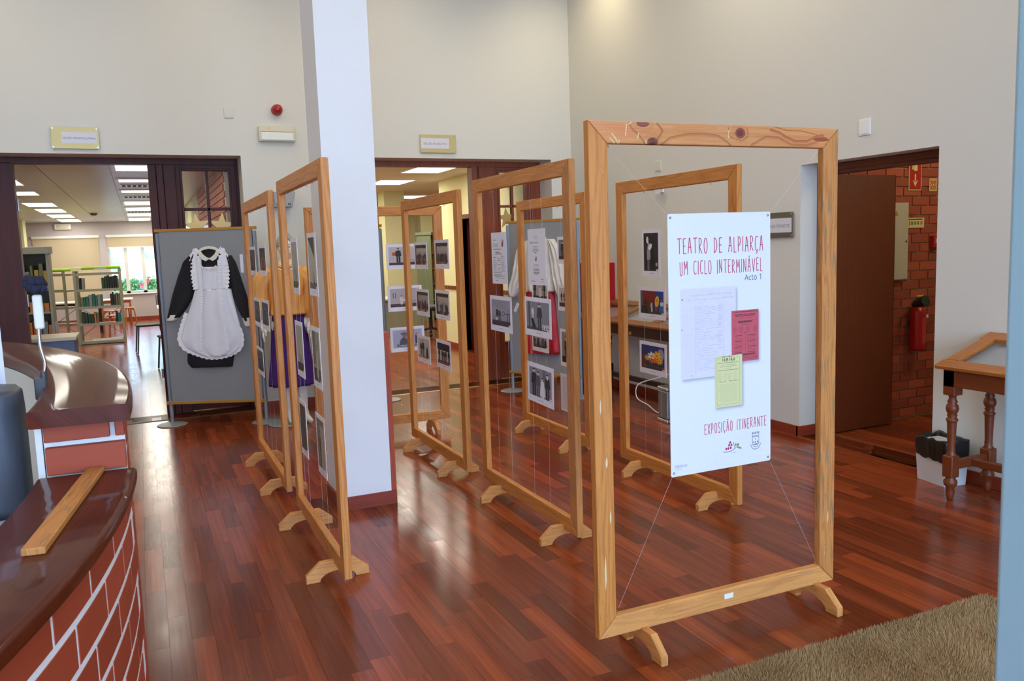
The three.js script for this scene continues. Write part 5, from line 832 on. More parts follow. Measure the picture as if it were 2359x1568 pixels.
/* ---------- the children's reading room behind the first door ---------- */
{
  const ZB = -22, H = 2.38;
  struct('wall_room_back', wallShape(-5.2, 0, 1.35, 2.8, [[-2.2, 0.5, -0.86, 2.0], [-0.66, 0.655, 0.84, 2.0]], 0.25).translate(0, 0, ZB), M.wallPink);
  struct('wall_room_left', bx(-5.2, 0, ZB, -5, 2.8, -8.47), M.wallCream);
  struct('pillar_room', bx(-2.75, 0, -20.9, -2.2, H, -20.4), M.wallCream);
  // brick partition between the two rooms
  const w = struct('wall_partition');
  part('mortar_bed', bx(0.822, 0, -12.5, 1.34, 2.8, -8.6), M.mortarWarm, w);
  part('plaster_face', bx(0.812, 0, ZB, 1.34, 2.8, -12.5), M.wallCream, w);
  const MU = 0.215, MV = 0.0735, J = 0.016, g = new RoundedBoxGeometry(0.02, MV - J, MU - J, 1, 0.0025); reseed(17); const rest = [];
  for (let r = 0; r < 32; r++) for (let c = 0; c < 18; c++) {
    const z = -8.62 - MU / 2 - c * MU - (r % 2 ? MU / 2 : 0), y = r * MV + MV / 2;
    if (c < 9 && r >= 21 && r < 32) { const m = part('brick', g, M.brick[Math.floor(rnd() * 4)], w); m.position.set(0.8175, y, z); } else rest.push([y, z]);
  }
  const im = new THREE.InstancedMesh(g, M.brick[1], rest.length), mt = new THREE.Matrix4(); rest.forEach(([y, z], k) => im.setMatrixAt(k, mt.makeTranslation(0.8175, y, z))); im.name = 'brick_field'; im.userData.kind = 'stuff'; w.add(im);
  // slatted metal ceiling with seams
  const c = struct('ceiling_room'); part('ceiling_deck', bx(-5.2, H + 0.012, ZB, 1.06, H + 0.4, -8.47), M.ceilingSlat, c);
  for (let x = -5.15, k = 0; x < 0.8; x += 0.62, k++) part('ceiling_strip', bx(x, H, ZB, Math.min(x + 0.612, 0.81), H + 0.012, -8.47), M.ceilingSlat, c);
  // ceiling fittings: two rows
  const lit = std({ color: 0xffffff, emissive: LAMP_TUBE, emissiveIntensity: 2.2, roughness: 0.5 });
  const lamp = (x, z, w, l, h, label) => {
    const t = thing('ceiling_light', label, 'ceiling light', [x, h, z]);
    part('frame', merge([bx(-w / 2 - 0.03, -0.012, -l / 2, -w / 2, 0.002, l / 2), bx(w / 2, -0.012, -l / 2, w / 2 + 0.03, 0.002, l / 2), bx(-w / 2 - 0.03, -0.012, -l / 2 - 0.03, w / 2 + 0.03, 0.002, -l / 2), bx(-w / 2 - 0.03, -0.012, l / 2, w / 2 + 0.03, 0.002, l / 2 + 0.03)]), M.whiteGloss, t);
    part('diffuser', bx(-w / 2, -0.008, -l / 2, w / 2, 0.002, l / 2), lit, t);
    const L = new THREE.RectAreaLight(LAMP_TUBE, TUBE_POWER, w, l); L.position.y = -0.011; L.rotation.x = -PI / 2; t.add(L);
  };
  const far = ['first', 'second', 'third', 'fourth', 'fifth', 'sixth', 'seventh'];
  [[-10.7, 0.7], [-12.4, 0.65], [-14.9, 1.0], [-16.7, 1.25], [-18.75, 1.4], [-20.9, 1.5]].forEach(([z, l], i) => lamp(-1.34, z, 0.4, l, H, `lit ceiling panel over the tall shelves beyond the left doorway, ${far[i]} from the door`));
  [[-8.98, 0.55], [-10.43, 0.35], [-12.1, 0.35], [-14.7, 0.9], [-16.5, 1.1], [-18.6, 1.2], [-20.85, 1.5]].forEach(([z, l], i) => lamp(0.08, z, 0.44, l, H, `lit ceiling panel over the aisle beyond the left doorway, ${far[i]} from the door`));
  for (const [z, n] of [[-11.25, 'nearer'], [-13.3, 'second'], [-17.55, 'farther']]) {
    const t = thing('ceiling_vent', `black slotted air vent between the aisle ceiling panels, ${n} from the doorway`, 'vent', [0.08, H, z]);
    part('vent_plate', bx(-0.22, -0.006, -0.18, 0.22, 0.002, 0.18), M.whiteGloss, t);
    for (let i = 0; i < 5; i++) for (let k = 0; k < 7; k++) part('slot', bx(-0.2 + k * 0.059, -0.008, -0.15 + i * 0.065, -0.16 + k * 0.059, -0.004, -0.115 + i * 0.065), M.black, t);
  }
  for (const [x, z, l] of [[-0.72, -17.8, 'dark round smoke detector on the ceiling of the room beyond the left doorway']]) { const t = thing('smoke_detector', l, 'detector', [x, H, z]); part('body', lathe([[0, -0.05], [0.04, -0.05], [0.06, -0.03], [0.065, 0], [0, 0]]), std({ color: srgb(96, 70, 52), roughness: 0.6 }), t); part('rim', lathe([[0.065, -0.01], [0.085, -0.008], [0.085, 0], [0.065, 0]]), M.white, t); }
  { const t = thing('exit_light', 'pale emergency light box high on the far wall of the left room', 'emergency light', [-1.56, 2.27, ZB]); part('housing', rbox(0.34, 0.13, 0.08, 0.012, 0, 0, 0.04), M.white, t); part('lens', rbox(0.24, 0.08, 0.03, 0.01, 0, 0, 0.08), std({ color: srgb(214, 196, 168), roughness: 0.3 }), t); }
  // windows
  const win = (name, x0, x1, y0, y1, n, blind) => {
    const t = struct(name), f = [], z = ZB - 0.12, s = (x1 - x0) / n;
    for (let i = 0; i <= n; i++) f.push(bx(x0 + s * i - (i ? 0.04 : 0), y0, z - 0.03, x0 + s * i + (i === n ? 0 : 0.04), y1, z + 0.03));
    for (const y of [y0, y1 - 0.05]) f.push(bx(x0, y, z - 0.03, x1, y + 0.05, z + 0.03));
    part('window_frame', merge(f), M.whiteGloss, t);
    for (let i = 0; i < n; i++) part('pane', bx(x0 + s * i + 0.04, y0 + 0.05, z - 0.003, x0 + s * (i + 1) - 0.04, y1 - 0.05, z + 0.003), M.glass, t);
    for (let i = 0; i < n; i++) part('muntin', bx(x0 + s * i + 0.04, y0 + (y1 - y0) * 0.62, z - 0.012, x0 + s * (i + 1) - 0.04, y0 + (y1 - y0) * 0.62 + 0.02, z + 0.012), M.whiteGloss, t);
    part('window_sill', rbx(x0 - 0.04, y0 - 0.03, ZB - 0.1, x1 + 0.04, y0, ZB + 0.05, 0.008), M.whiteGloss, t);
    const b = thing('roller_blind', blind[1], 'blind', [(x0 + x1) / 2, y1, ZB + 0.03]); const w = x1 - x0 + blind[2];
    part('cassette', rbox(w + 0.05, 0.07, 0.07, 0.02, 0, 0.03, 0), M.white, b);
    part('blind_cloth', box(w, blind[0], 0.004, 0, -blind[0] / 2, 0), phys({ color: srgb(214, 196, 166), roughness: 0.95, transmission: 0.3, thickness: 0 }), b);
    part('hem_bar', rbox(w, 0.025, 0.014, 0.004, 0, -blind[0], 0), M.white, b);
  };
  win('window_2', -2.2, -0.86, 0.5, 2.0, 2, [1.52, 'beige roller blind drawn right down behind the book racks', 0.02]);
  win('window_3', -0.66, 0.84, 0.655, 2.0, 4, [0.24, 'beige roller blind drawn only a little way down over the bright window', 0]);
  struct('baseboard_room', bx(-5, 0, ZB, 1.06, 0.08, ZB + 0.015), M.baseboard);
  // outside
  const OUT = std({ color: srgb(186, 186, 180), roughness: 1 });
  struct('ground', bx(-40, -0.6, -60, 40, -0.32, 40), OUT);
  const hedge = thing('clipped_hedge', 'clipped green hedge with red flowers outside the far window', 'hedge', [0, -0.32, -26]); hedge.userData.kind = 'stuff'; reseed(61);
  part('hedge_core', rbox(9, 1.2, 0.7, 0.12, 0, 0.6, 0), std({ color: srgb(52, 84, 44), roughness: 1 }), hedge);
  const leaf = new THREE.BufferGeometry(); leaf.setAttribute('position', new THREE.Float32BufferAttribute([0, 0, 0, 0.035, 0.02, 0.01, 0, 0.08, 0.014, -0.035, 0.02, 0.01], 3)); leaf.setIndex([0, 1, 2, 0, 2, 3]); leaf.computeVertexNormals();
  const LN = 5000, lf = new THREE.InstancedMesh(leaf, std({ color: srgb(96, 140, 74), roughness: 0.8, side: THREE.DoubleSide }), LN), q = new THREE.Quaternion(), eu = new THREE.Euler(), m4 = new THREE.Matrix4();
  for (let i = 0; i < LN; i++) { eu.set(rnd() * 2 - 1, rnd() * 6, rnd() * 2 - 1); m4.compose(new V3(rnd() * 6 - 3.5, rnd() * 1.24, 0.34 + rnd() * 0.06 - (rnd() < 0.2 ? rnd() * 0.6 : 0)), q.setFromEuler(eu), new V3(1, 1, 1).multiplyScalar(0.7 + rnd() * 0.6)); lf.setMatrixAt(i, m4); }
  lf.name = 'hedge_leaves'; lf.userData.kind = 'stuff'; hedge.add(lf);
  for (let i = 0; i < 14; i++) { const fl = []; for (let k = 0; k < 5; k++) fl.push(new THREE.SphereGeometry(0.03, 8, 6).scale(1, 1, 0.4).translate(Math.cos(k * 1.257) * 0.035, Math.sin(k * 1.257) * 0.035, 0)); part('flower', merge(fl), M.redDull, hedge).position.set(-1.4 + i * 0.22 + rnd() * 0.1, 0.45 + rnd() * 0.75, 0.42); }
  // pale trees far off
  [[-2.6, -44, 2.2, 'pale round tree far outside the window'], [1.4, -40, 1.9, 'pale bluish tree far outside, over the hedge']].forEach(([x, z, r, l]) => {
    const t = thing('garden_tree', l, 'tree', [x, -0.32, z]); part('trunk', cyl(0.1, 0.16, 2.4, 0, 1.2, 0, 12), std({ color: srgb(110, 96, 84), roughness: 1 }), t);
    const cr = []; for (let i = 0; i < 26; i++) cr.push(new THREE.IcosahedronGeometry(r * (0.3 + rnd() * 0.2), 1).translate((rnd() - 0.5) * r * 1.5, 3 + (rnd() - 0.5) * r * 1.2, (rnd() - 0.5) * r)); part('crown', merge(cr), std({ color: srgb(150, 176, 160), roughness: 1 }), t);
  });
  /* book racks */
  const RACK = std({ color: srgb(146, 142, 112), roughness: 0.5, metalness: 0.2 });
  const rack = (label, pos, turn, w, d, shelves, top) => {
    const t = thing('book_rack', label, 'shelf', pos, turn);
    for (const x of [-w / 2, w / 2]) for (const z of [-d / 2, d / 2]) part('upright', rbox(0.045, top, 0.03, 0.006, x, top / 2, z), RACK, t);
    for (const y of shelves) part('shelf_board', merge([bx(-w / 2, y - 0.03, -d / 2, w / 2, y, d / 2), bx(-w / 2, y - 0.03, d / 2, w / 2, y + 0.015, d / 2 + 0.006)]), RACK, t);
    part('brace', merge([bar([-w / 2, 0.1, -d / 2], [w / 2, shelves[2], -d / 2], 0.005, 6), bar([w / 2, 0.1, -d / 2], [-w / 2, shelves[2], -d / 2], 0.005, 6)]), M.steelDark, t);
    return t;
  };
  const SH = [0.04, 0.36, 0.66, 0.965, 1.25];
  rack('open beige metal book rack with a green top cover, beside the reading room aisle', [-0.7, 0, -16.55], 0.0, 0.72, 0.4, SH, 1.32);
  rack('open beige metal book rack set back behind the tall cabinet in the left room', [-1.52, 0, -17.0], -0.5, 0.85, 0.4, SH, 1.3);
  const cover = (label, pos, turn, w) => { const t = thing('rack_cover', label, 'cover', pos, turn); part('cloth', rbox(w, 0.05, 0.46, 0.02, 0, 0.025, 0), std({ color: srgb(150, 186, 40), roughness: 0.8 }), t); part('notice', rbox(0.16, 0.06, 0.006, 0.002, -w * 0.42, 0.01, 0.232), std({ color: srgb(222, 214, 160), roughness: 0.7 }), t); part('notice', rbox(0.2, 0.05, 0.006, 0.002, w * 0.08, 0.02, 0.233), std({ color: srgb(170, 190, 150), roughness: 0.7 }), t); };
  cover('lime green cloth cover on top of the book rack beside the aisle', [-0.7, 1.32, -16.55], 0.0, 0.76); cover('lime green cloth cover on top of the set-back book rack', [-1.52, 1.3, -17.0], -0.5, 0.9);
  // books: each by itself
  reseed(72);
  const BC = [['black', 30, 30, 32], ['dark green', 40, 62, 44], ['brown', 92, 64, 40], ['olive', 110, 108, 66], ['grey', 130, 128, 116], ['orange', 196, 112, 40], ['white', 214, 212, 200], ['teal', 40, 110, 96], ['ochre', 176, 140, 60]].map(([n, ...c]) => [n, std({ color: srgb(...c), roughness: 0.7 })]);
  const paper = std({ color: srgb(224, 220, 206), roughness: 0.9 }), NTH = ['first', 'second', 'third', 'fourth', 'fifth', 'sixth', 'seventh', 'eighth', 'ninth', 'tenth', 'eleventh', 'twelfth'];
  function bookRow(origin, turn, x0, n, y, z, pal, hmin, hmax, where) {
    let x = x0;
    for (let i = 0; i < n; i++) {
      const [cn, mat] = BC[pal[Math.floor(rnd() * pal.length)]], w = 0.026 + rnd() * 0.03, h = lerp(hmin, hmax, rnd()), d = 0.16 + rnd() * 0.03;
      const lx = x + w / 2, px = origin[0] + Math.cos(turn) * lx + Math.sin(turn) * z, pz = origin[2] - Math.sin(turn) * lx + Math.cos(turn) * z;
      const t = thing('book', `${cn} book, ${NTH[i]} along ${where}`, 'book', [px, origin[1] + y, pz], turn, 'books on the racks and shelves of the back rooms');
      part('cover', merge([bx(-w / 2, 0, -d / 2, -w / 2 + 0.003, h, d / 2), bx(w / 2 - 0.003, 0, -d / 2, w / 2, h, d / 2), bx(-w / 2, 0, d / 2 - 0.003, w / 2, h, d / 2)]), mat, t);
      part('pages', bx(-w / 2 + 0.003, 0.003, -d / 2 + 0.004, w / 2 - 0.003, h - 0.005, d / 2 - 0.003), paper, t);
      t.rotation.z = (rnd() - 0.5) * 0.05; x += w + 0.003;
    }
  }
  const A = [-0.7, 0, -16.55], B = [-1.52, 0, -17.0];
  bookRow(A, 0, 0.06, 7, 0.965, 0.1, [0, 1, 2, 0], 0.2, 0.25, 'the upper shelf of the aisle rack, by the window side');
  bookRow(A, 0, -0.33, 3, 0.965, 0.1, [4, 0], 0.16, 0.22, 'the upper shelf of the aisle rack, by its inner upright');
  bookRow(A, 0, -0.33, 9, 0.66, 0.1, [3, 4, 7, 3], 0.17, 0.24, 'the middle shelf of the aisle rack, by its inner upright'); bookRow(A, 0, 0.18, 4, 0.66, 0.1, [0, 1, 3], 0.2, 0.25, 'the middle shelf of the aisle rack, by the window side');
  bookRow(A, 0, -0.3, 6, 0.36, 0.1, [3, 8, 5, 1], 0.17, 0.22, 'the lower shelf of the aisle rack, by its inner upright'); bookRow(A, 0, 0.24, 2, 0.36, 0.1, [0, 7], 0.17, 0.22, 'the lower shelf of the aisle rack, by the window side');
  bookRow(B, -0.5, -0.38, 12, 0.965, 0.1, [0, 0, 2, 6], 0.18, 0.26, 'the upper shelf of the set-back rack'); bookRow(B, -0.5, -0.36, 9, 0.66, 0.1, [5, 3, 8, 6], 0.16, 0.22, 'the middle shelf of the set-back rack');
  { const t = thing('book_pile', 'flat open magazines lying on the lowest shelf of the aisle rack', 'magazine', [-0.62, 0.042, -16.5]); part('magazine_cover', rbox(0.5, 0.03, 0.26, 0.006), paper, t).position.y = 0.018; part('magazine_page', rbox(0.2, 0.008, 0.24, 0.002, 0.15, 0.037, 0), std({ color: srgb(196, 196, 150), roughness: 0.5 }), t); }
  // tall cabinet and low chest near the doorway
  {
    const C = std({ color: srgb(150, 144, 118), roughness: 0.55 }), t = thing('tall_bookcase', 'tall beige open bookcase just inside the left doorway', 'bookcase', [-1.16, 0, -10.9]);
    for (const x of [-0.23, 0.19]) part('side_panel', rbx(x, 0, -0.2, x + 0.03, 1.62, 0.12, 0.004), C, t);
    part('back_panel', bx(-0.23, 0, -0.2, 0.22, 1.6, -0.19), std({ color: srgb(112, 108, 90), roughness: 0.7 }), t); part('top_panel', rbx(-0.25, 1.58, -0.22, 0.24, 1.66, 0.14, 0.004), C, t);
    for (const y of [0.3, 0.62, 0.9, 1.16]) part('shelf_board', bx(-0.2, y, -0.19, 0.19, y + 0.02, 0.11), C, t);
    bookRow([-1.16, 0, -10.9], 0, -0.19, 9, 1.18, 0.0, [3, 4, 3, 8], 0.2, 0.32, 'the top shelf of the tall bookcase'); bookRow([-1.16, 0, -10.9], 0, -0.19, 8, 0.92, 0.0, [0, 5, 8, 0], 0.06, 0.14, 'the second shelf of the tall bookcase'); bookRow([-1.16, 0, -10.9], 0, -0.19, 9, 0.64, 0.0, [5, 4, 0, 6], 0.12, 0.2, 'the third shelf of the tall bookcase');
  }
  { const t = thing('low_chest', 'low pale chest with a blue front beside the tall bookcase', 'chest', [-0.86, 0, -9.3]); part('chest_body', rbx(-0.24, 0, -0.3, 0.22, 0.72, 0.2, 0.006), std({ color: srgb(92, 104, 132), roughness: 0.5 }), t); part('chest_top', rbx(-0.26, 0.72, -0.32, 0.24, 0.755, 0.22, 0.006), std({ color: srgb(206, 200, 172), roughness: 0.5 }), t); part('handle', rbox(0.12, 0.015, 0.02, 0.005, 0, 0.6, 0.21), M.steel, t); }
  // tables, stools and chairs
  const WOODO = std({ color: srgb(186, 96, 44), roughness: 0.45 }), TOPW = std({ color: srgb(226, 226, 226), roughness: 0.35 });
  const table = (label, x, z, turn, w, d, h, legMat) => { const t = thing('reading_table', label, 'table', [x, 0, z], turn); part('table_top', rbox(w, 0.03, d, 0.008, 0, h - 0.015, 0), TOPW, t); for (const sx of [-1, 1]) for (const sz of [-1, 1]) part('leg', bar([sx * (w / 2 - 0.06), 0, sz * (d / 2 - 0.06)], [sx * (w / 2 - 0.06), h - 0.03, sz * (d / 2 - 0.06)], 0.018, 10), legMat, t); part('apron', merge([bx(-w / 2 + 0.06, h - 0.09, d / 2 - 0.07, w / 2 - 0.06, h - 0.03, d / 2 - 0.05), bx(-w / 2 + 0.06, h - 0.09, -d / 2 + 0.05, w / 2 - 0.06, h - 0.03, -d / 2 + 0.07)]), legMat, t); };
  table('white-topped reading table with orange legs under the bright window', -0.55, -20.6, 0, 0.7, 0.6, 0.6, WOODO); table('white-topped reading table by the aisle, behind the door leaf', 0.48, -14.3, 0.0, 0.56, 1.1, 0.72, M.greyDark); table('white-topped reading table behind the book racks', -1.35, -18.9, 0.1, 1.2, 0.6, 0.66, M.black);
  const stool = (label, x, z, turn) => { const t = thing('round_stool', label, 'stool', [x, 0, z], turn, 'orange wooden stools in the left room'); part('seat', lathe([[0, 0.4], [0.15, 0.4], [0.155, 0.41], [0.15, 0.425], [0, 0.428]], 28), WOODO, t); for (let i = 0; i < 4; i++) { const a = i * PI / 2 + 0.4; part('leg', tube([[Math.cos(a) * 0.08, 0.4, Math.sin(a) * 0.08], [Math.cos(a) * 0.13, 0.37, Math.sin(a) * 0.13], [Math.cos(a) * 0.16, 0.2, Math.sin(a) * 0.16], [Math.cos(a) * 0.18, 0.01, Math.sin(a) * 0.18]], 0.013, 20, 8), WOODO, t); } };
  stool('orange wooden stool in front of the bright far window', -0.32, -20.0, 0.2); stool('orange wooden stool between the racks and the far window', -0.62, -19.2, 0.7); stool('orange wooden stool close behind the aisle rack', -0.5, -17.6, 1.2);
  const chair = (label, x, z, turn) => { const t = thing('reading_chair', label, 'chair', [x, 0, z], turn, 'dark chairs of the left room'); const B2 = std({ color: srgb(40, 46, 40), roughness: 0.6 }); part('seat', rbox(0.4, 0.03, 0.38, 0.012, 0, 0.44, 0), B2, t); part('backrest', rbox(0.38, 0.26, 0.03, 0.012, 0, 0.7, -0.2).rotateX(-0.12), B2, t); for (const sx of [-1, 1]) { part('leg', bar([sx * 0.18, 0.43, 0.16], [sx * 0.2, 0.005, 0.2], 0.012, 8), M.greyDark, t); part('leg', tube([[sx * 0.19, 0.82, -0.28], [sx * 0.19, 0.5, -0.2], [sx * 0.19, 0.4, -0.18], [sx * 0.2, 0.005, -0.26]], 0.012, 16, 8), M.greyDark, t); } };
  chair('dark chair at the aisle table, farther from the left doorway', 0.06, -14.25, -1.5); chair('dark chair just inside the left doorway, near the hinged leaf', 0.36, -11.9, -1.4); chair('dark chair behind the aisle book rack', -1.9, -18.0, 0.4);
}
/* ---------- the adults' reading room behind the second door ---------- */
{
  const H = 2.5, X = 4.22;
  const w = struct('wall_adults_right'); part('wall_face', wallShape(8.45, 0, 12.0, 2.8, [[10.05, 0, 11.2, 1.9]], 0.2).rotateY(PI / 2).translate(X + 0.2, 0, 0), M.wallCream, w);
  part('dado_rail', uvm(bx(X - 0.018, 0.88, -12.0, X, 0.93, -11.24), 'z'), M.leafWood, w); part('dado_rail', uvm(bx(X - 0.018, 0.88, -10.0, X, 0.93, -8.5), 'z'), M.leafWood, w); part('baseboard', uvm(bx(X - 0.015, 0, -12.0, X, 0.08, -11.24), 'z'), M.baseboard, w);
  const d = struct('door_4'); part('door_frame', uvm(merge([bx(X - 0.02, 0, -11.26, X + 0.2, 1.94, -11.2), bx(X - 0.02, 0, -10.05, X + 0.2, 1.94, -9.99), bx(X - 0.02, 1.89, -11.26, X + 0.2, 1.95, -9.99)]), 'y'), M.leafWood, d); part('leaf', uvm(bx(X + 0.12, 0.01, -11.2, X + 0.16, 1.89, -10.05), 'y'), DARK, d); part('door_handle', rbox(0.05, 0.02, 0.12, 0.006, X + 0.1, 1.0, -10.2), M.steel, d);
  struct('wall_adults_side', bx(4.42, 0, -12.2, 8.2, 2.8, -12.0), M.wallCream);
  struct('wall_adults_back', bx(1.06, 0, -20.2, 8.4, 2.8, -20), M.wallCream); struct('wall_adults_end', bx(8.2, 0, -20, 8.4, 2.8, -12), M.wallCream);
  struct('ceiling_adults', bx(1.34, H, -20, 8.4, H + 0.4, -8.47), M.ceilingAdults);
  struct('pillar_adults', bx(3.92, 0, -14.4, 4.28, H, -14.0), M.wallCream); struct('pillar_adults', bx(5.6, 0, -17.6, 6.0, H, -17.2), M.wallCream);
  const lit = std({ color: 0xffffff, emissive: LAMP_TUBE, emissiveIntensity: 2.2, roughness: 0.5 });
  const lamp = (x, z, label) => {
    const wd = 0.5, l = 0.82, t = thing('ceiling_light', label, 'ceiling light', [x, H, z]);
    part('frame', merge([bx(-wd / 2 - 0.03, -0.012, -l / 2, -wd / 2, 0.002, l / 2), bx(wd / 2, -0.012, -l / 2, wd / 2 + 0.03, 0.002, l / 2), bx(-wd / 2 - 0.03, -0.012, -l / 2 - 0.03, wd / 2 + 0.03, 0.002, -l / 2), bx(-wd / 2 - 0.03, -0.012, l / 2, wd / 2 + 0.03, 0.002, l / 2 + 0.03)]), M.whiteGloss, t);
    part('diffuser', bx(-wd / 2, -0.008, -l / 2, wd / 2, 0.002, l / 2), lit, t); const L = new THREE.RectAreaLight(LAMP_TUBE, ADULT_POWER, wd, l); L.position.y = -0.011; L.rotation.x = -PI / 2; t.add(L);
  };
  lamp(3.47, -10.2, 'lit ceiling panel of the yellow room, nearest its open doorway'); lamp(3.52, -12.15, 'lit ceiling panel of the yellow room, second from the doorway'); lamp(2.8, -14.2, 'lit ceiling panel of the yellow room, third from the doorway'); for (const [x, z, n] of [[1.9, -10.2, 'first'], [1.9, -12.15, 'second'], [1.9, -14.2, 'third']]) lamp(x, z, `lit ceiling panel of the yellow room by the brick partition, ${n} from the door wall`); lamp(6.6, -14.0, 'lit ceiling panel of the yellow room, over its wide far bay'); lamp(4.9, -15.6, 'lit ceiling panel of the yellow room, beyond the square pillar'); lamp(6.4, -17.6, 'lit ceiling panel of the yellow room, last of all, beyond the bookcase');
  { // bookcase, desk, chair
    const G = std({ color: srgb(120, 128, 96), roughness: 0.5 }), t = thing('green_bookcase', 'tall grey-green bookcase in the yellow room beyond the middle doorway', 'bookcase', [5.5, 0, -16.5], 1.0);
    for (const x of [-0.3, 0.28]) part('side_panel', rbx(x, 0, -0.15, x + 0.025, 1.78, 0.15, 0.004), G, t); part('top_panel', rbx(-0.32, 1.76, -0.17, 0.32, 1.82, 0.17, 0.005), G, t); part('back_panel', bx(-0.3, 0, -0.15, 0.3, 1.78, -0.14), G, t);
    for (const y of [0.1, 0.42, 0.74, 1.06, 1.38]) { part('shelf_board', bx(-0.28, y, -0.14, 0.28, y + 0.02, 0.14), G, t); }
    const NTH2 = ['first', 'second', 'third', 'fourth', 'fifth', 'sixth', 'seventh', 'eighth']; reseed(91); const bc = [[60, 70, 44], [110, 60, 34], [44, 40, 36], [150, 120, 60], [30, 60, 66]].map((c) => std({ color: srgb(...c), roughness: 0.7 }));
    for (const [s, y] of [['second', 0.44], ['third', 0.76], ['fourth', 1.08], ['top', 1.4]]) for (let i = 0, x = -0.26; i < 8; i++) { const wd = 0.04 + rnd() * 0.03, h = 0.19 + rnd() * 0.08; const lx = x + wd / 2, o = thing('book', `dull book, ${NTH2[i]} along the ${s} shelf of the grey-green bookcase`, 'book', [5.5 + Math.cos(1.0) * lx, y, -16.5 - Math.sin(1.0) * lx], 1.0, 'books on the racks and shelves of the back rooms'); part('cover', bx(-wd / 2, 0, -0.1, wd / 2, h, 0.12), bc[Math.floor(rnd() * 5)], o); x += wd + 0.004; }
    const k = thing('office_desk', 'pale office desk with grey modesty panel in the yellow room', 'desk', [3.72, 0, -12.9], 0.1); const DT = std({ color: srgb(206, 204, 176), roughness: 0.5 }), DP = std({ color: srgb(132, 132, 108), roughness: 0.6 });
    part('desk_top', rbox(0.76, 0.035, 0.6, 0.008, 0, 0.72, 0), DT, k); part('modesty_panel', bx(-0.34, 0.1, 0.22, 0.34, 0.7, 0.24), DP, k); for (const x of [-0.35, 0.33]) part('desk_side', bx(x, 0, -0.28, x + 0.025, 0.7, 0.28), DP, k);
    const c = thing('swivel_stool', 'black five-star swivel stool in the yellow room', 'stool', [4.5, 0, -13.5], 0.6);
    for (let i = 0; i < 5; i++) { const a = i * 1.2566; part('star_arm', bar([0, 0.13, 0], [Math.cos(a) * 0.28, 0.08, Math.sin(a) * 0.28], 0.022, 10), M.black, c); part('caster', new THREE.SphereGeometry(0.03, 12, 10).translate(Math.cos(a) * 0.28, 0.032, Math.sin(a) * 0.28), M.black, c); }
    part('gas_column', cyl(0.028, 0.035, 0.34, 0, 0.28, 0), M.black, c); part('seat', rbox(0.46, 0.08, 0.44, 0.035, 0, 0.48, 0, 4), M.black, c);
  }
}
/* ---------- things on the walls ---------- */
function signTex(w, h, fn) { const c = document.createElement('canvas'); c.width = w; c.height = h; fn(c.getContext('2d'), w, h); const t = new THREE.CanvasTexture(c); t.colorSpace = THREE.SRGBColorSpace; return t; }
/* metal plate with a paper strip; local z out of the wall */
function plateSign(label, pos, turn, w, h, strip, text, font, metal) {
  const t = thing('door_sign', label, 'sign', pos, turn);
  part('plate', rbox(w, h, 0.006, 0.002, 0, 0, 0.016), metal, t);
  const [x0, y0, x1, y1] = strip, tw = 512, th = Math.round(512 * (y1 - y0) / (x1 - x0));
  const tex = signTex(tw, th, (g) => { g.fillStyle = '#d6d6dc'; g.fillRect(0, 0, tw, th); g.fillStyle = '#3a3c46'; g.font = `${font}px sans-serif`; g.textAlign = 'center'; g.textBaseline = 'middle'; g.fillText(text, tw / 2, th * 0.55, tw * 0.94); g.font = `${Math.round(font * 0.5)}px sans-serif`; });
  const s = new THREE.PlaneGeometry(x1 - x0, y1 - y0).translate((x0 + x1) / 2, (y0 + y1) / 2, 0.0198);
  part('paper_strip', s, std({ map: tex, roughness: 0.5 }), t);
  for (const sx of [-1, 1]) for (const sy of [-1, 1]) part('standoff', cyl(0.008, 0.008, 0.022, 0, 0, 0, 14).rotateX(PI / 2).translate(sx * (w / 2 - 0.014), sy * (h / 2 - 0.014), 0.012), M.steel, t);
  return t;
}
const ZW = HALL.z0, XW = HALL.x1;
plateSign('brushed metal sign above the left doorway with a grey paper strip at one side', [-0.42, 2.543, ZW], 0, 0.37, 0.185, [-0.105, -0.045, 0.168, 0.048], 'SECÇÃO INFANTIL/JUVENIL', 40, M.plate);
plateSign('brushed metal sign reading secção de adultos above the middle doorway', [2.882, 2.554, ZW], 0, 0.388, 0.182, [-0.184, -0.048, 0.118, 0.056], 'SECÇÃO DE ADULTOS', 44, M.plate);
plateSign('dark metal sign reading serviços técnicos, partly behind the white poster', [XW, 1.582, -4.915], -PI / 2, 0.345, 0.187, [-0.17, -0.056, 0.16, 0.05], 'SERVIÇOS TÉCNICOS', 48, std({ color: srgb(132, 126, 110), metalness: 0.8, roughness: 0.35 }));
{ const t = thing('emergency_light', 'cream emergency light box below the red alarm bell', 'emergency light', [1.277, 2.613, ZW]); part('housing', rbox(0.338, 0.142, 0.045, 0.01, 0, 0, 0.0225, 3), std({ color: srgb(212, 202, 170), roughness: 0.3 }), t); part('lens', rbox(0.3, 0.075, 0.02, 0.008, 0, -0.022, 0.044, 3), std({ color: srgb(228, 226, 210), roughness: 0.14 }), t); part('rib', rbox(0.3, 0.006, 0.012, 0.002, 0, 0.02, 0.045), std({ color: srgb(196, 184, 150), roughness: 0.3 }), t); part('pilot_lamp', new THREE.SphereGeometry(0.005, 10, 8).translate(-0.07, 0.052, 0.046), std({ color: srgb(255, 120, 60), emissive: srgb(255, 90, 40), emissiveIntensity: 0.8 }), t); }
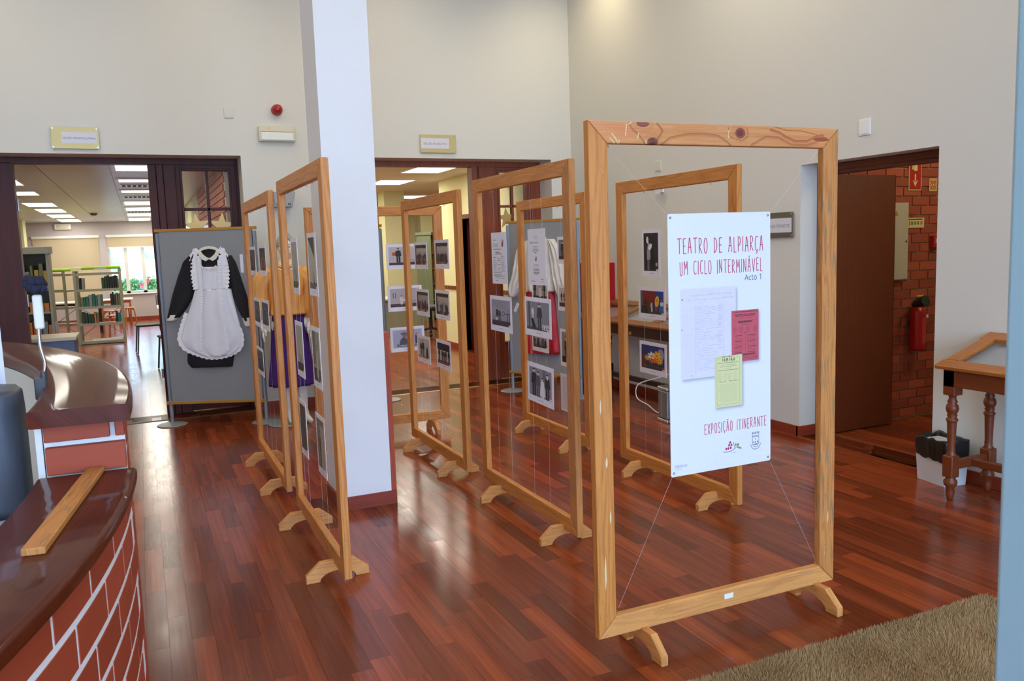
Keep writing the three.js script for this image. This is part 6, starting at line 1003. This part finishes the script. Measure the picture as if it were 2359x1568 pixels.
{ const t = thing('alarm_bell', 'round red alarm sounder high on the far wall', 'alarm', [1.292, 2.837, ZW]); part('back_box', cyl(0.05, 0.052, 0.03, 0, 0, 0, 28).rotateX(PI / 2).translate(0, 0, 0.015), M.redDull, t); part('dome', lathe([[0, 0.09], [0.026, 0.088], [0.03, 0.075], [0.044, 0.06], [0.05, 0.03], [0.05, 0]], 28).rotateX(PI / 2).translate(0, 0, 0.01), M.redPaint, t); }
const blank = (label, pos, turn, w, h, m) => { const t = thing('blank_plate', label, 'wall plate', pos, turn); part('plate', rbox(w, h, 0.008, 0.003, 0, 0, 0.004), m ?? M.wall, t); part('cover', rbox(w - 0.02, h - 0.02, 0.004, 0.0015, 0, 0, 0.009), m ?? M.wall, t); };
blank('square white cover plate on the far wall, between the left sign and the bell', [0.858, 2.797, ZW], 0, 0.085, 0.095);
blank('square white cover plate on the wall above the corridor doorway', [XW, 2.194, -4.104], -PI / 2, 0.1, 0.108, M.white);
blank('small white cover plate high on the wall behind the poster frame', [XW, 2.18, -6.49], -PI / 2, 0.1, 0.1);
{ const t = thing('wall_detector', 'white angled detector bracket on the wall behind the poster frame', 'detector', [XW, 1.958, -6.43], -PI / 2); part('bracket', merge([rbox(0.05, 0.05, 0.02, 0.004, 0, 0, 0.01), bar([0, 0, 0.02], [0, 0.005, 0.07], 0.008)]), M.white, t); part('head', poly([[-0.08, 0.012], [0.09, 0.02], [0.05, -0.04], [0.03, 0.0], [-0.06, -0.005]], 0.05, 0.004).translate(0, 0, 0.06), M.white, t); }
{ const t = thing('wall_speaker', 'grey wedge wall speaker above the mannequin', 'speaker', [1.297, 2.0, ZW]); part('cabinet', poly([[-0.1, 0.072], [0.1, 0.072], [0.066, -0.072], [-0.096, -0.072]], 0.11, 0.006), M.grey, t); part('grille', poly([[-0.092, 0.064], [0.09, 0.064], [0.06, -0.064], [-0.088, -0.064]], 0.006, 0.002).translate(0, 0, 0.106), std({ color: srgb(164, 166, 170), roughness: 0.8 }), t); for (const x of [-0.068, 0.04]) part('badge', rbox(0.024, 0.02, 0.003, 0.001, x, -0.045, 0.112), M.greyDark, t); }
{ // fire hose cabinet
  const t = thing('hose_cabinet', 'red fire hose cabinet lettered B.I. on the wall behind the pine frames', 'cabinet', [XW, 1.02, -7.55], -PI / 2);
  part('box', rbox(0.52, 0.54, 0.12, 0.008, 0, 0, 0.06), M.redPaint, t); part('door', rbox(0.5, 0.52, 0.012, 0.004, 0, 0, 0.126), M.redPaint, t); part('hose_window', cyl(0.13, 0.13, 0.004, 0, 0, 0, 36).rotateX(PI / 2).translate(0.0, -0.08, 0.133), M.blackGloss, t);
  const tex = signTex(256, 128, (g) => { g.fillStyle = '#b81a1c'; g.fillRect(0, 0, 256, 128); g.fillStyle = '#e8e2dc'; g.font = '96px serif'; g.textAlign = 'center'; g.fillText('B.I.', 128, 98); }); part('lettering', new THREE.PlaneGeometry(0.2, 0.1).translate(0.12, 0.175, 0.1325), std({ map: tex, roughness: 0.35 }), t);
}
/* ---------- in the corridor ---------- */
const ZC = -4.706;
{
  const t = thing('fire_sign', 'red sign with a white extinguisher and down arrow on the corridor bricks', 'sign', [5.615, 1.955, ZC]);
  part('backing', rbox(0.142, 0.27, 0.004, 0.001, 0, 0, 0.003), std({ color: srgb(210, 196, 130), roughness: 0.5 }), t);
  const tex = signTex(256, 512, (g) => { g.fillStyle = '#b32018'; g.fillRect(0, 0, 256, 512); g.fillStyle = '#e6dc9c'; g.fillRect(96, 70, 76, 150); g.fillRect(60, 120, 30, 40); g.fillRect(116, 40, 40, 34); g.beginPath(); g.moveTo(52, 200); g.lineTo(62, 130); g.lineTo(88, 130); g.lineTo(84, 200); g.fill(); g.fillRect(116, 270, 28, 110); g.beginPath(); g.moveTo(70, 360); g.lineTo(130, 468); g.lineTo(190, 360); g.lineTo(150, 390); g.lineTo(110, 390); g.fill(); });
  part('face', new THREE.PlaneGeometry(0.126, 0.254).translate(0, 0, 0.0054), std({ map: tex, roughness: 0.5 }), t);
}
{
  const t = thing('alarm_sign', 'small square sign with a red ring on the corridor bricks', 'sign', [5.818, 1.864, ZC]); part('backing', rbox(0.088, 0.1, 0.004, 0.001, 0, 0, 0.003), std({ color: srgb(214, 200, 138), roughness: 0.5 }), t);
  const tex = signTex(128, 128, (g) => { g.fillStyle = '#c0401e'; g.fillRect(0, 0, 128, 128); g.fillStyle = '#e6d8a0'; g.fillRect(10, 10, 108, 108); g.fillStyle = '#c23a20'; g.fillRect(16, 16, 96, 96); g.fillStyle = '#e6d8a0'; g.beginPath(); g.arc(64, 64, 40, 0, 7); g.fill(); g.strokeStyle = '#b82c18'; g.lineWidth = 16; g.beginPath(); g.arc(64, 64, 24, 0, 7); g.stroke(); });
  part('face', new THREE.PlaneGeometry(0.072, 0.082).translate(0, 0, 0.0054), std({ map: tex, roughness: 0.5 }), t);
}
{
  const t = thing('instruction_sign', 'wide cream instruction sign with pictograms on the corridor bricks', 'sign', [5.622, 1.568, ZC]); part('backing', rbox(0.208, 0.08, 0.004, 0.001, 0, 0, 0.003), std({ color: srgb(214, 206, 146), roughness: 0.5 }), t);
  const tex = signTex(512, 192, (g) => { g.fillStyle = '#d8d092'; g.fillRect(0, 0, 512, 192); g.fillStyle = '#34382c'; g.fillRect(30, 14, 440, 22); g.fillStyle = '#c04a24'; g.fillRect(20, 60, 90, 92); g.fillStyle = '#eadfb0'; g.fillRect(50, 72, 34, 68); g.fillStyle = '#3a5c3a'; for (const x of [140, 226, 312]) { g.fillRect(x, 68, 60, 64); g.fillStyle = '#d8d092'; g.fillRect(x + 18, 80, 18, 34); g.fillStyle = '#3a5c3a'; } g.fillStyle = '#c86a3c'; g.fillRect(410, 66, 60, 70); });
  part('face', new THREE.PlaneGeometry(0.2, 0.074).translate(0, 0, 0.0054), std({ map: tex, roughness: 0.5 }), t);
}
{
  const t = thing('electrical_cabinet', 'tall beige electrical panel on the corridor bricks beside the open door', 'electrical panel', [5.36, 1.425, ZC]); part('cabinet', rbox(0.28, 0.6, 0.05, 0.006, 0, 0, 0.025), std({ color: srgb(186, 180, 160), roughness: 0.5 }), t); part('door', rbox(0.264, 0.584, 0.006, 0.002, 0, 0, 0.052), std({ color: srgb(190, 184, 164), roughness: 0.45 }), t);
  part('warning_triangle', poly([[-0.022, 0], [0.022, 0], [0, 0.04]], 0.001).translate(0.0, 0.2, 0.0552), std({ color: srgb(170, 130, 60), roughness: 0.5 }), t); part('lock', cyl(0.008, 0.008, 0.006, 0, 0, 0, 14).rotateX(PI / 2).translate(0.11, 0, 0.056), M.steelDark, t);
}
{ const t = thing('call_point', 'small red fire call point on the corridor bricks', 'call point', [5.832, 1.415, ZC]); part('box', rbox(0.085, 0.095, 0.045, 0.006, 0, 0, 0.024), M.redDull, t); part('window', rbox(0.05, 0.035, 0.004, 0.001, 0, 0.005, 0.048), std({ color: srgb(200, 190, 180), roughness: 0.4 }), t); }
{
  const t = thing('fire_extinguisher', 'red fire extinguisher hung on the corridor bricks', 'fire extinguisher', [5.6, 0.562, -4.635]);
  part('cylinder', lathe([[0, 0], [0.056, 0.0], [0.061, 0.012], [0.061, 0.275], [0.056, 0.305], [0.04, 0.338], [0.024, 0.348], [0, 0.348]], 32), M.redPaint, t);
  part('valve', merge([cyl(0.02, 0.022, 0.04, 0, 0.365, 0), rbox(0.05, 0.03, 0.03, 0.006, 0.01, 0.395, 0)]), M.black, t);
  part('lever', merge([bar([-0.01, 0.41, 0], [0.085, 0.4, 0.01], 0.006), bar([-0.005, 0.39, 0], [0.09, 0.37, 0.01], 0.006)]), M.black, t); part('pin_tag', rbox(0.075, 0.012, 0.014, 0.003, 0.02, 0.43, 0), std({ color: srgb(226, 200, 50), roughness: 0.5 }), t);
  part('hose', tube([[-0.01, 0.39, 0.0], [-0.06, 0.4, 0.03], [-0.09, 0.385, 0.04], [-0.085, 0.36, 0.05]], 0.014), M.black, t); part('horn', cyl(0.045, 0.02, 0.12, 0, 0, 0, 24).rotateX(1.25).translate(-0.09, 0.385, 0.085), std({ color: srgb(26, 44, 32), roughness: 0.4 }), t);
  part('label_strip', new THREE.CylinderGeometry(0.0615, 0.0615, 0.2, 24, 1, true, -0.35, 1.3).translate(0, 0.16, 0), std({ color: srgb(186, 60, 60), roughness: 0.35 }), t); part('tag', rbox(0.03, 0.024, 0.002, 0.0006, 0.035, 0.272, 0.054), M.white, t); part('bracket', bx(-0.03, 0.2, -0.072, 0.03, 0.24, -0.05), M.steelDark, t);
}
/* ---------- display tables with glazed sloping tops ---------- */
function displayTable(label, z0, z1, wood, topWood) {   // along the right wall, z0 far end, z1 near end
  const t = thing('display_table', label, 'display table', [3.985, 0, z1], 0, 'old display tables along the corridor wall');
  const L = z1 - z0, X1 = 0.43;
  // carcass: end and front aprons
  part('apron', uvm(bx(0.018, 0.648, -L + 0.02, 0.04, 0.74, -0.02), 'z'), wood, t);
  for (const z of [-0.04, -L + 0.018]) part('end_apron', uvm(poly([[0.02, 0.648], [X1 - 0.02, 0.648], [X1 - 0.02, 0.86], [0.02, 0.735]], 0.02).translate(0, 0, z), 'x'), wood, t);
  part('back_apron', uvm(bx(X1 - 0.04, 0.648, -L + 0.02, X1 - 0.02, 0.86, -0.02), 'z'), wood, t); part('case_floor', bx(0.03, 0.7, -L + 0.03, X1 - 0.03, 0.71, -0.03), std({ color: srgb(96, 98, 104), roughness: 1 }), t);
  // sloping top: frame members and glass
  const slope = Math.atan2(0.14, X1), len = Math.hypot(0.14, X1), tilt = (g) => g.rotateZ(slope).translate(0, 0.745, 0), rim = 0.075, nb = Math.max(1, Math.round(L / 0.65)), bay = (L - rim) / nb;
  part('top_frame', uvm(tilt(rbx(-0.012, 0, -L - 0.015, rim, 0.024, 0.015, 0.006)), 'z'), topWood, t); part('top_frame', uvm(tilt(rbx(len - rim, 0, -L - 0.015, len + 0.012, 0.028, 0.015, 0.006)), 'z'), topWood, t);
  for (let i = 0; i <= nb; i++) part('top_rail', uvm(tilt(rbx(rim, 0.001, -i * bay - rim, len - rim, 0.027, -i * bay, 0.004)), 'x'), topWood, t);
  for (let i = 0; i < nb; i++) part('pane', tilt(bx(rim - 0.01, 0.01, -(i + 1) * bay, len - rim + 0.01, 0.014, -i * bay - rim)), M.glass, t);
  part('felt', tilt(bx(rim - 0.02, -0.03, -L + 0.03, len - rim + 0.02, -0.026, -0.03)), std({ color: srgb(150, 154, 160), roughness: 1 }), t);
  // turned legs and stretchers
  const leg = lathe([[0, 0], [0.014, 0], [0.02, 0.02], [0.024, 0.05], [0.02, 0.07], [0.034, 0.09], [0.036, 0.11], [0.026, 0.125], [0, 0.125]].concat([[0.026, 0.125]]).slice(0, 8).concat([[0.026, 0.14]]), 24), up = lathe([[0.024, 0.25], [0.028, 0.262], [0.02, 0.274], [0.022, 0.29], [0.02, 0.3], [0.025, 0.44], [0.028, 0.452], [0.033, 0.458], [0.026, 0.468], [0.022, 0.474], [0.027, 0.484], [0.022, 0.492], [0.03, 0.505], [0.034, 0.522], [0.03, 0.54], [0.021, 0.552], [0.027, 0.56], [0.021, 0.57], [0.018, 0.585], [0.026, 0.598], [0.03, 0.604], [0.022, 0.612]], 24);
  for (const x of [0.053, X1 - 0.07]) for (const z of [-0.053, -L + 0.053]) part('leg', uvm(merge([leg.clone().translate(x, 0, z), up.clone().translate(x, 0, z), rbox(0.064, 0.125, 0.064, 0.008, x, 0.195, z), rbox(0.07, 0.14, 0.07, 0.004, x, 0.668, z)]), 'y'), wood, t);
  for (const z of [-0.053, -L + 0.053]) part('stretcher', uvm(rbx(0.06, 0.175, z - 0.018, X1 - 0.07, 0.225, z + 0.018, 0.004), 'x'), wood, t); part('stretcher', uvm(rbx(X1 / 2 - 0.02, 0.178, -L + 0.07, X1 / 2 + 0.02, 0.222, -0.07, 0.004), 'z'), wood, t);
  part('escutcheon', rbox(0.004, 0.03, 0.045, 0.001, 0.019, 0.67, -L / 2), M.brass, t);
  return t;
}
const OLDWOOD = std({ map: LEAFWOOD, color: new THREE.Color().setRGB(1.0, 0.86, 0.72), roughness: 0.42 }), OAKTOP = std({ map: PINE_PALE, color: srgb(206, 180, 142), roughness: 0.4 }), DARKOAK = std({ map: DARKWOOD, color: srgb(140, 124, 118), roughness: 0.4 }), GREYOAK = std({ map: PINE_GREY, color: srgb(186, 172, 150), roughness: 0.4 });
displayTable('brown display table with turned legs and glazed sloping top, beside the waste bin', -3.16, -1.75, OLDWOOD, OAKTOP);
displayTable('dark display table with a pale glazed top, against the wall behind the pine frames', -7.35, -5.35, DARKOAK, GREYOAK);
/* ---------- bin, heater, rug, post ---------- */
{
  const t = thing('waste_bin', 'square white waste bin with a black liner under the display table', 'bin', [4.305, 0, -3.375], -0.16);
  const W = std({ color: srgb(206, 206, 204), roughness: 0.5 }), r = (s, y) => { const o = []; for (const [x, z] of [[-1, -1], [-1, 1], [1, 1], [1, -1]]) o.push(new V3(x * s * 0.086, y, z * s * 0.122)); return o; };
  const g = loft([r(0.88, 0), r(1, 0.25)], true, true).toNonIndexed(); g.deleteAttribute('normal'); part('bin_body', toCreasedNormals(g, 0.5), W, t);
  const rings = []; reseed(77); for (let i = 0; i <= 8; i++) { const y = [0.15, 0.2, 0.25, 0.268, 0.274, 0.268, 0.25, 0.22, 0.19][i], s = [1.02, 1.04, 1.06, 1.04, 0.98, 0.9, 0.86, 0.84, 0.8][i]; rings.push(Array.from({ length: 72 }, (_, k) => { const a = -k / 72 * 2 * PI + PI / 4, c = Math.cos(a), q = Math.sin(a), m = s / Math.max(Math.abs(c), Math.abs(q)), wob = 1 + 0.02 * n2(k * 0.12, i * 0.5), mm = Math.min(m, s * 1.34) * wob; const cr = 1 + 0.018 * n2(k * 0.55, i * 1.3); return new V3(c * mm * 0.086 * cr, y + 0.01 * n2(k * 0.16 + 7, i * 0.2), q * mm * 0.122 * cr); })); }
  part('liner', loft(rings, false, true), std({ color: srgb(18, 18, 18), roughness: 0.42, side: THREE.DoubleSide }), t);
}
{
  const t = thing('heater', 'grey upright electric heater standing behind the white poster', 'heater', [3.98, 0, -5.62], -0.1);
  const G = std({ color: srgb(122, 124, 126), roughness: 0.35, metalness: 0.4 });
  part('body', rbox(0.26, 0.235, 0.15, 0.016, 0, 0.15, 0, 3), G, t); part('top_band', rbox(0.27, 0.035, 0.16, 0.014, 0, 0.282, 0, 3), M.steel, t); part('foot', rbox(0.27, 0.03, 0.17, 0.01, 0, 0.016, 0, 3), M.steel, t); part('handle', rbox(0.1, 0.025, 0.05, 0.01, 0, 0.31, 0), M.black, t);
  for (let i = 0; i < 6; i++) part('slat', rbox(0.2, 0.012, 0.01, 0.003, 0, 0.08 + i * 0.03, 0.076), M.greyDark, t);
  const c = new THREE.Mesh(tube([[4.38, 0.34, -6.1], [4.2, 0.28, -6.15], [4.03, 0.2, -6.28], [4.0, 0.1, -6.25], [4.02, 0.05, -6.1], [4.02, 0.012, -5.98], [4.01, 0.01, -5.88], [3.99, 0.02, -5.74], [3.98, 0.05, -5.69]], 0.005, 90, 8), M.white); c.name = 'power_cable'; scene.add(c); tag(c, 'loose white power cable looping from the wall to the grey heater', 'cable');
}
{
  const t = thing('rug', 'brown short-pile rug lying before the poster frame', 'rug', [1.95, 0, -1.1]); reseed(83);
  const brown = paint(256, 256, (u, v) => { const f = n2(u * 5, v * 5) * 0.5 + n2(u * 22, v * 22) * 0.3 + (rnd() - 0.5) * 0.5; return mix3([120, 92, 58], [168, 132, 88], 0.5 + f * 0.6); }, true, [1, 1]);
  const W = 2.22, D = 2.16; part('backing', uvm(rbox(W, 0.012, D, 0.005, 0, 0.007, 0), 'z'), std({ map: brown, roughness: 1 }), t);
  const N = 60000, blade = new THREE.ConeGeometry(0.0022, 0.014, 4, 1, true).translate(0, 0.007, 0), pile = new THREE.InstancedMesh(blade, std({ color: 0xffffff, roughness: 1 }), N), m4 = new THREE.Matrix4(), q = new THREE.Quaternion(), eu = new THREE.Euler(), col = new THREE.Color();
  for (let i = 0; i < N; i++) { const x = (rnd() - 0.5) * (W - 0.01), z = -D / 2 + 0.005 + Math.pow(rnd(), 1.2) * D * 0.6, k = n2(x * 2.2, z * 2.2), s = 0.8 + rnd() * 0.6; eu.set(0.5 * n2(x * 3 + 4, z * 3) + 0.3 * (rnd() - 0.5), 0, 0.5 * k + 0.3 * (rnd() - 0.5)); m4.compose(new V3(x, 0.011, z), q.setFromEuler(eu), new V3(s, s, s)); pile.setMatrixAt(i, m4); const f = 0.85 + rnd() * 0.3; pile.setColorAt(i, col.setRGB(0.4 * f, 0.26 * f, 0.115 * f)); }
  pile.name = 'pile'; pile.userData.kind = 'stuff'; t.add(pile);
}
{ // painted steel post of the entrance door, close to the camera
  const t = struct('door_5'), P = std({ color: srgb(166, 204, 218), roughness: 0.5 });
  part('post', rbx(1.03, 0, -0.72, 1.13, 3.2, -0.6, 0.008, 3), P, t); part('stop_bead', rbx(1.06, 0, -0.6, 1.12, 3.2, -0.58, 0.006), P, t); part('head', rbx(1.03, 3.2, -0.72, 2.4, 3.3, -0.6, 0.006), P, t);
}
/* ---------- lamps of the hall and the corridor ---------- */
{
  const glow = std({ color: 0xffffff, emissive: LAMP_WARM, emissiveIntensity: 3 });
  const down = (label, x, z, tx, tz, p) => {
    const t = thing('ceiling_spot', label, 'ceiling lamp', [x, HALL.h, z]); part('ring', lathe([[0.07, 0], [0.1, 0], [0.1, -0.014], [0.085, -0.02], [0.07, -0.012], [0.07, 0]], 28), M.whiteGloss, t); part('bulb', cyl(0.066, 0.066, 0.006, 0, -0.006, 0, 24), glow, t);
    const L = new THREE.SpotLight(LAMP_WARM, p, 0, 1.15, 0.9); L.position.y = -0.03; L.shadow.radius = 3; L.target.position.set(tx - x, -HALL.h + 1.2, tz - z); t.add(L, L.target);
  };
  down('round recessed ceiling lamp near the right-hand corner', 3.95, -7.2, 4.4, -7.9, SPOT_POWER * 2.2); down('round recessed ceiling lamp over the middle doorway', 2.4, -7.3, 2.4, -8.1, SPOT_POWER * 0.9); down('round recessed ceiling lamp over the mannequin', 0.6, -7.3, 0.5, -8.1, SPOT_POWER * 0.9); down('round recessed ceiling lamp over the left doorway', -1.2, -7.3, -1.3, -8.1, SPOT_POWER * 0.8);
  const lit = std({ color: 0xffffff, emissive: LAMP_HALL, emissiveIntensity: 2.2, roughness: 0.5 });
  for (const [x, z, n] of [[-1.4, -6.3, 'behind the reception desk, toward the far wall'], [1.9, -6.1, 'over the middle of the pine frames'], [-1.4, -2.6, 'over the reception desk'], [2.3, -3.0, 'over the poster frame'], [3.6, -5.0, 'near the corridor doorway'], [0.6, 0.4, 'over the entrance']]) {
    const o = thing('ceiling_light', `square warm ceiling panel of the hall, ${n}`, 'ceiling light', [x, HALL.h, z]), w = 1.0;
    part('frame', merge([bx(-w / 2 - 0.04, -0.014, -w / 2 - 0.04, w / 2 + 0.04, 0.002, -w / 2), bx(-w / 2 - 0.04, -0.014, w / 2, w / 2 + 0.04, 0.002, w / 2 + 0.04), bx(-w / 2 - 0.04, -0.014, -w / 2, -w / 2, 0.002, w / 2), bx(w / 2, -0.014, -w / 2, w / 2 + 0.04, 0.002, w / 2)]), M.whiteGloss, o);
    part('diffuser', bx(-w / 2, -0.008, -w / 2, w / 2, 0.002, w / 2), lit, o); const L = new THREE.RectAreaLight(LAMP_HALL, HALL_POWER, w, w); L.position.y = -0.012; L.rotation.x = -PI / 2; o.add(L);
  }
  const t = thing('corridor_lamp', 'round warm ceiling lamp of the corridor', 'ceiling lamp', [5.75, 2.7, -3.5]); part('rim', lathe([[0.13, 0], [0.15, 0], [0.15, -0.05], [0.13, -0.05], [0.13, 0]], 28), M.whiteGloss, t); part('bulb', lathe([[0, -0.07], [0.1, -0.06], [0.13, -0.03], [0.13, 0], [0, 0]], 28), glow, t);
  const L = new THREE.PointLight(LAMP_WARM, CORRIDOR_POWER); L.position.y = -0.13; L.shadow.radius = 5; t.add(L);
}
scene.traverse((o) => { if (o.isMesh) { o.castShadow = true; o.receiveShadow = true; } if (o.isSpotLight || o.isPointLight) o.castShadow = true; });
renderer.render(scene, camera);
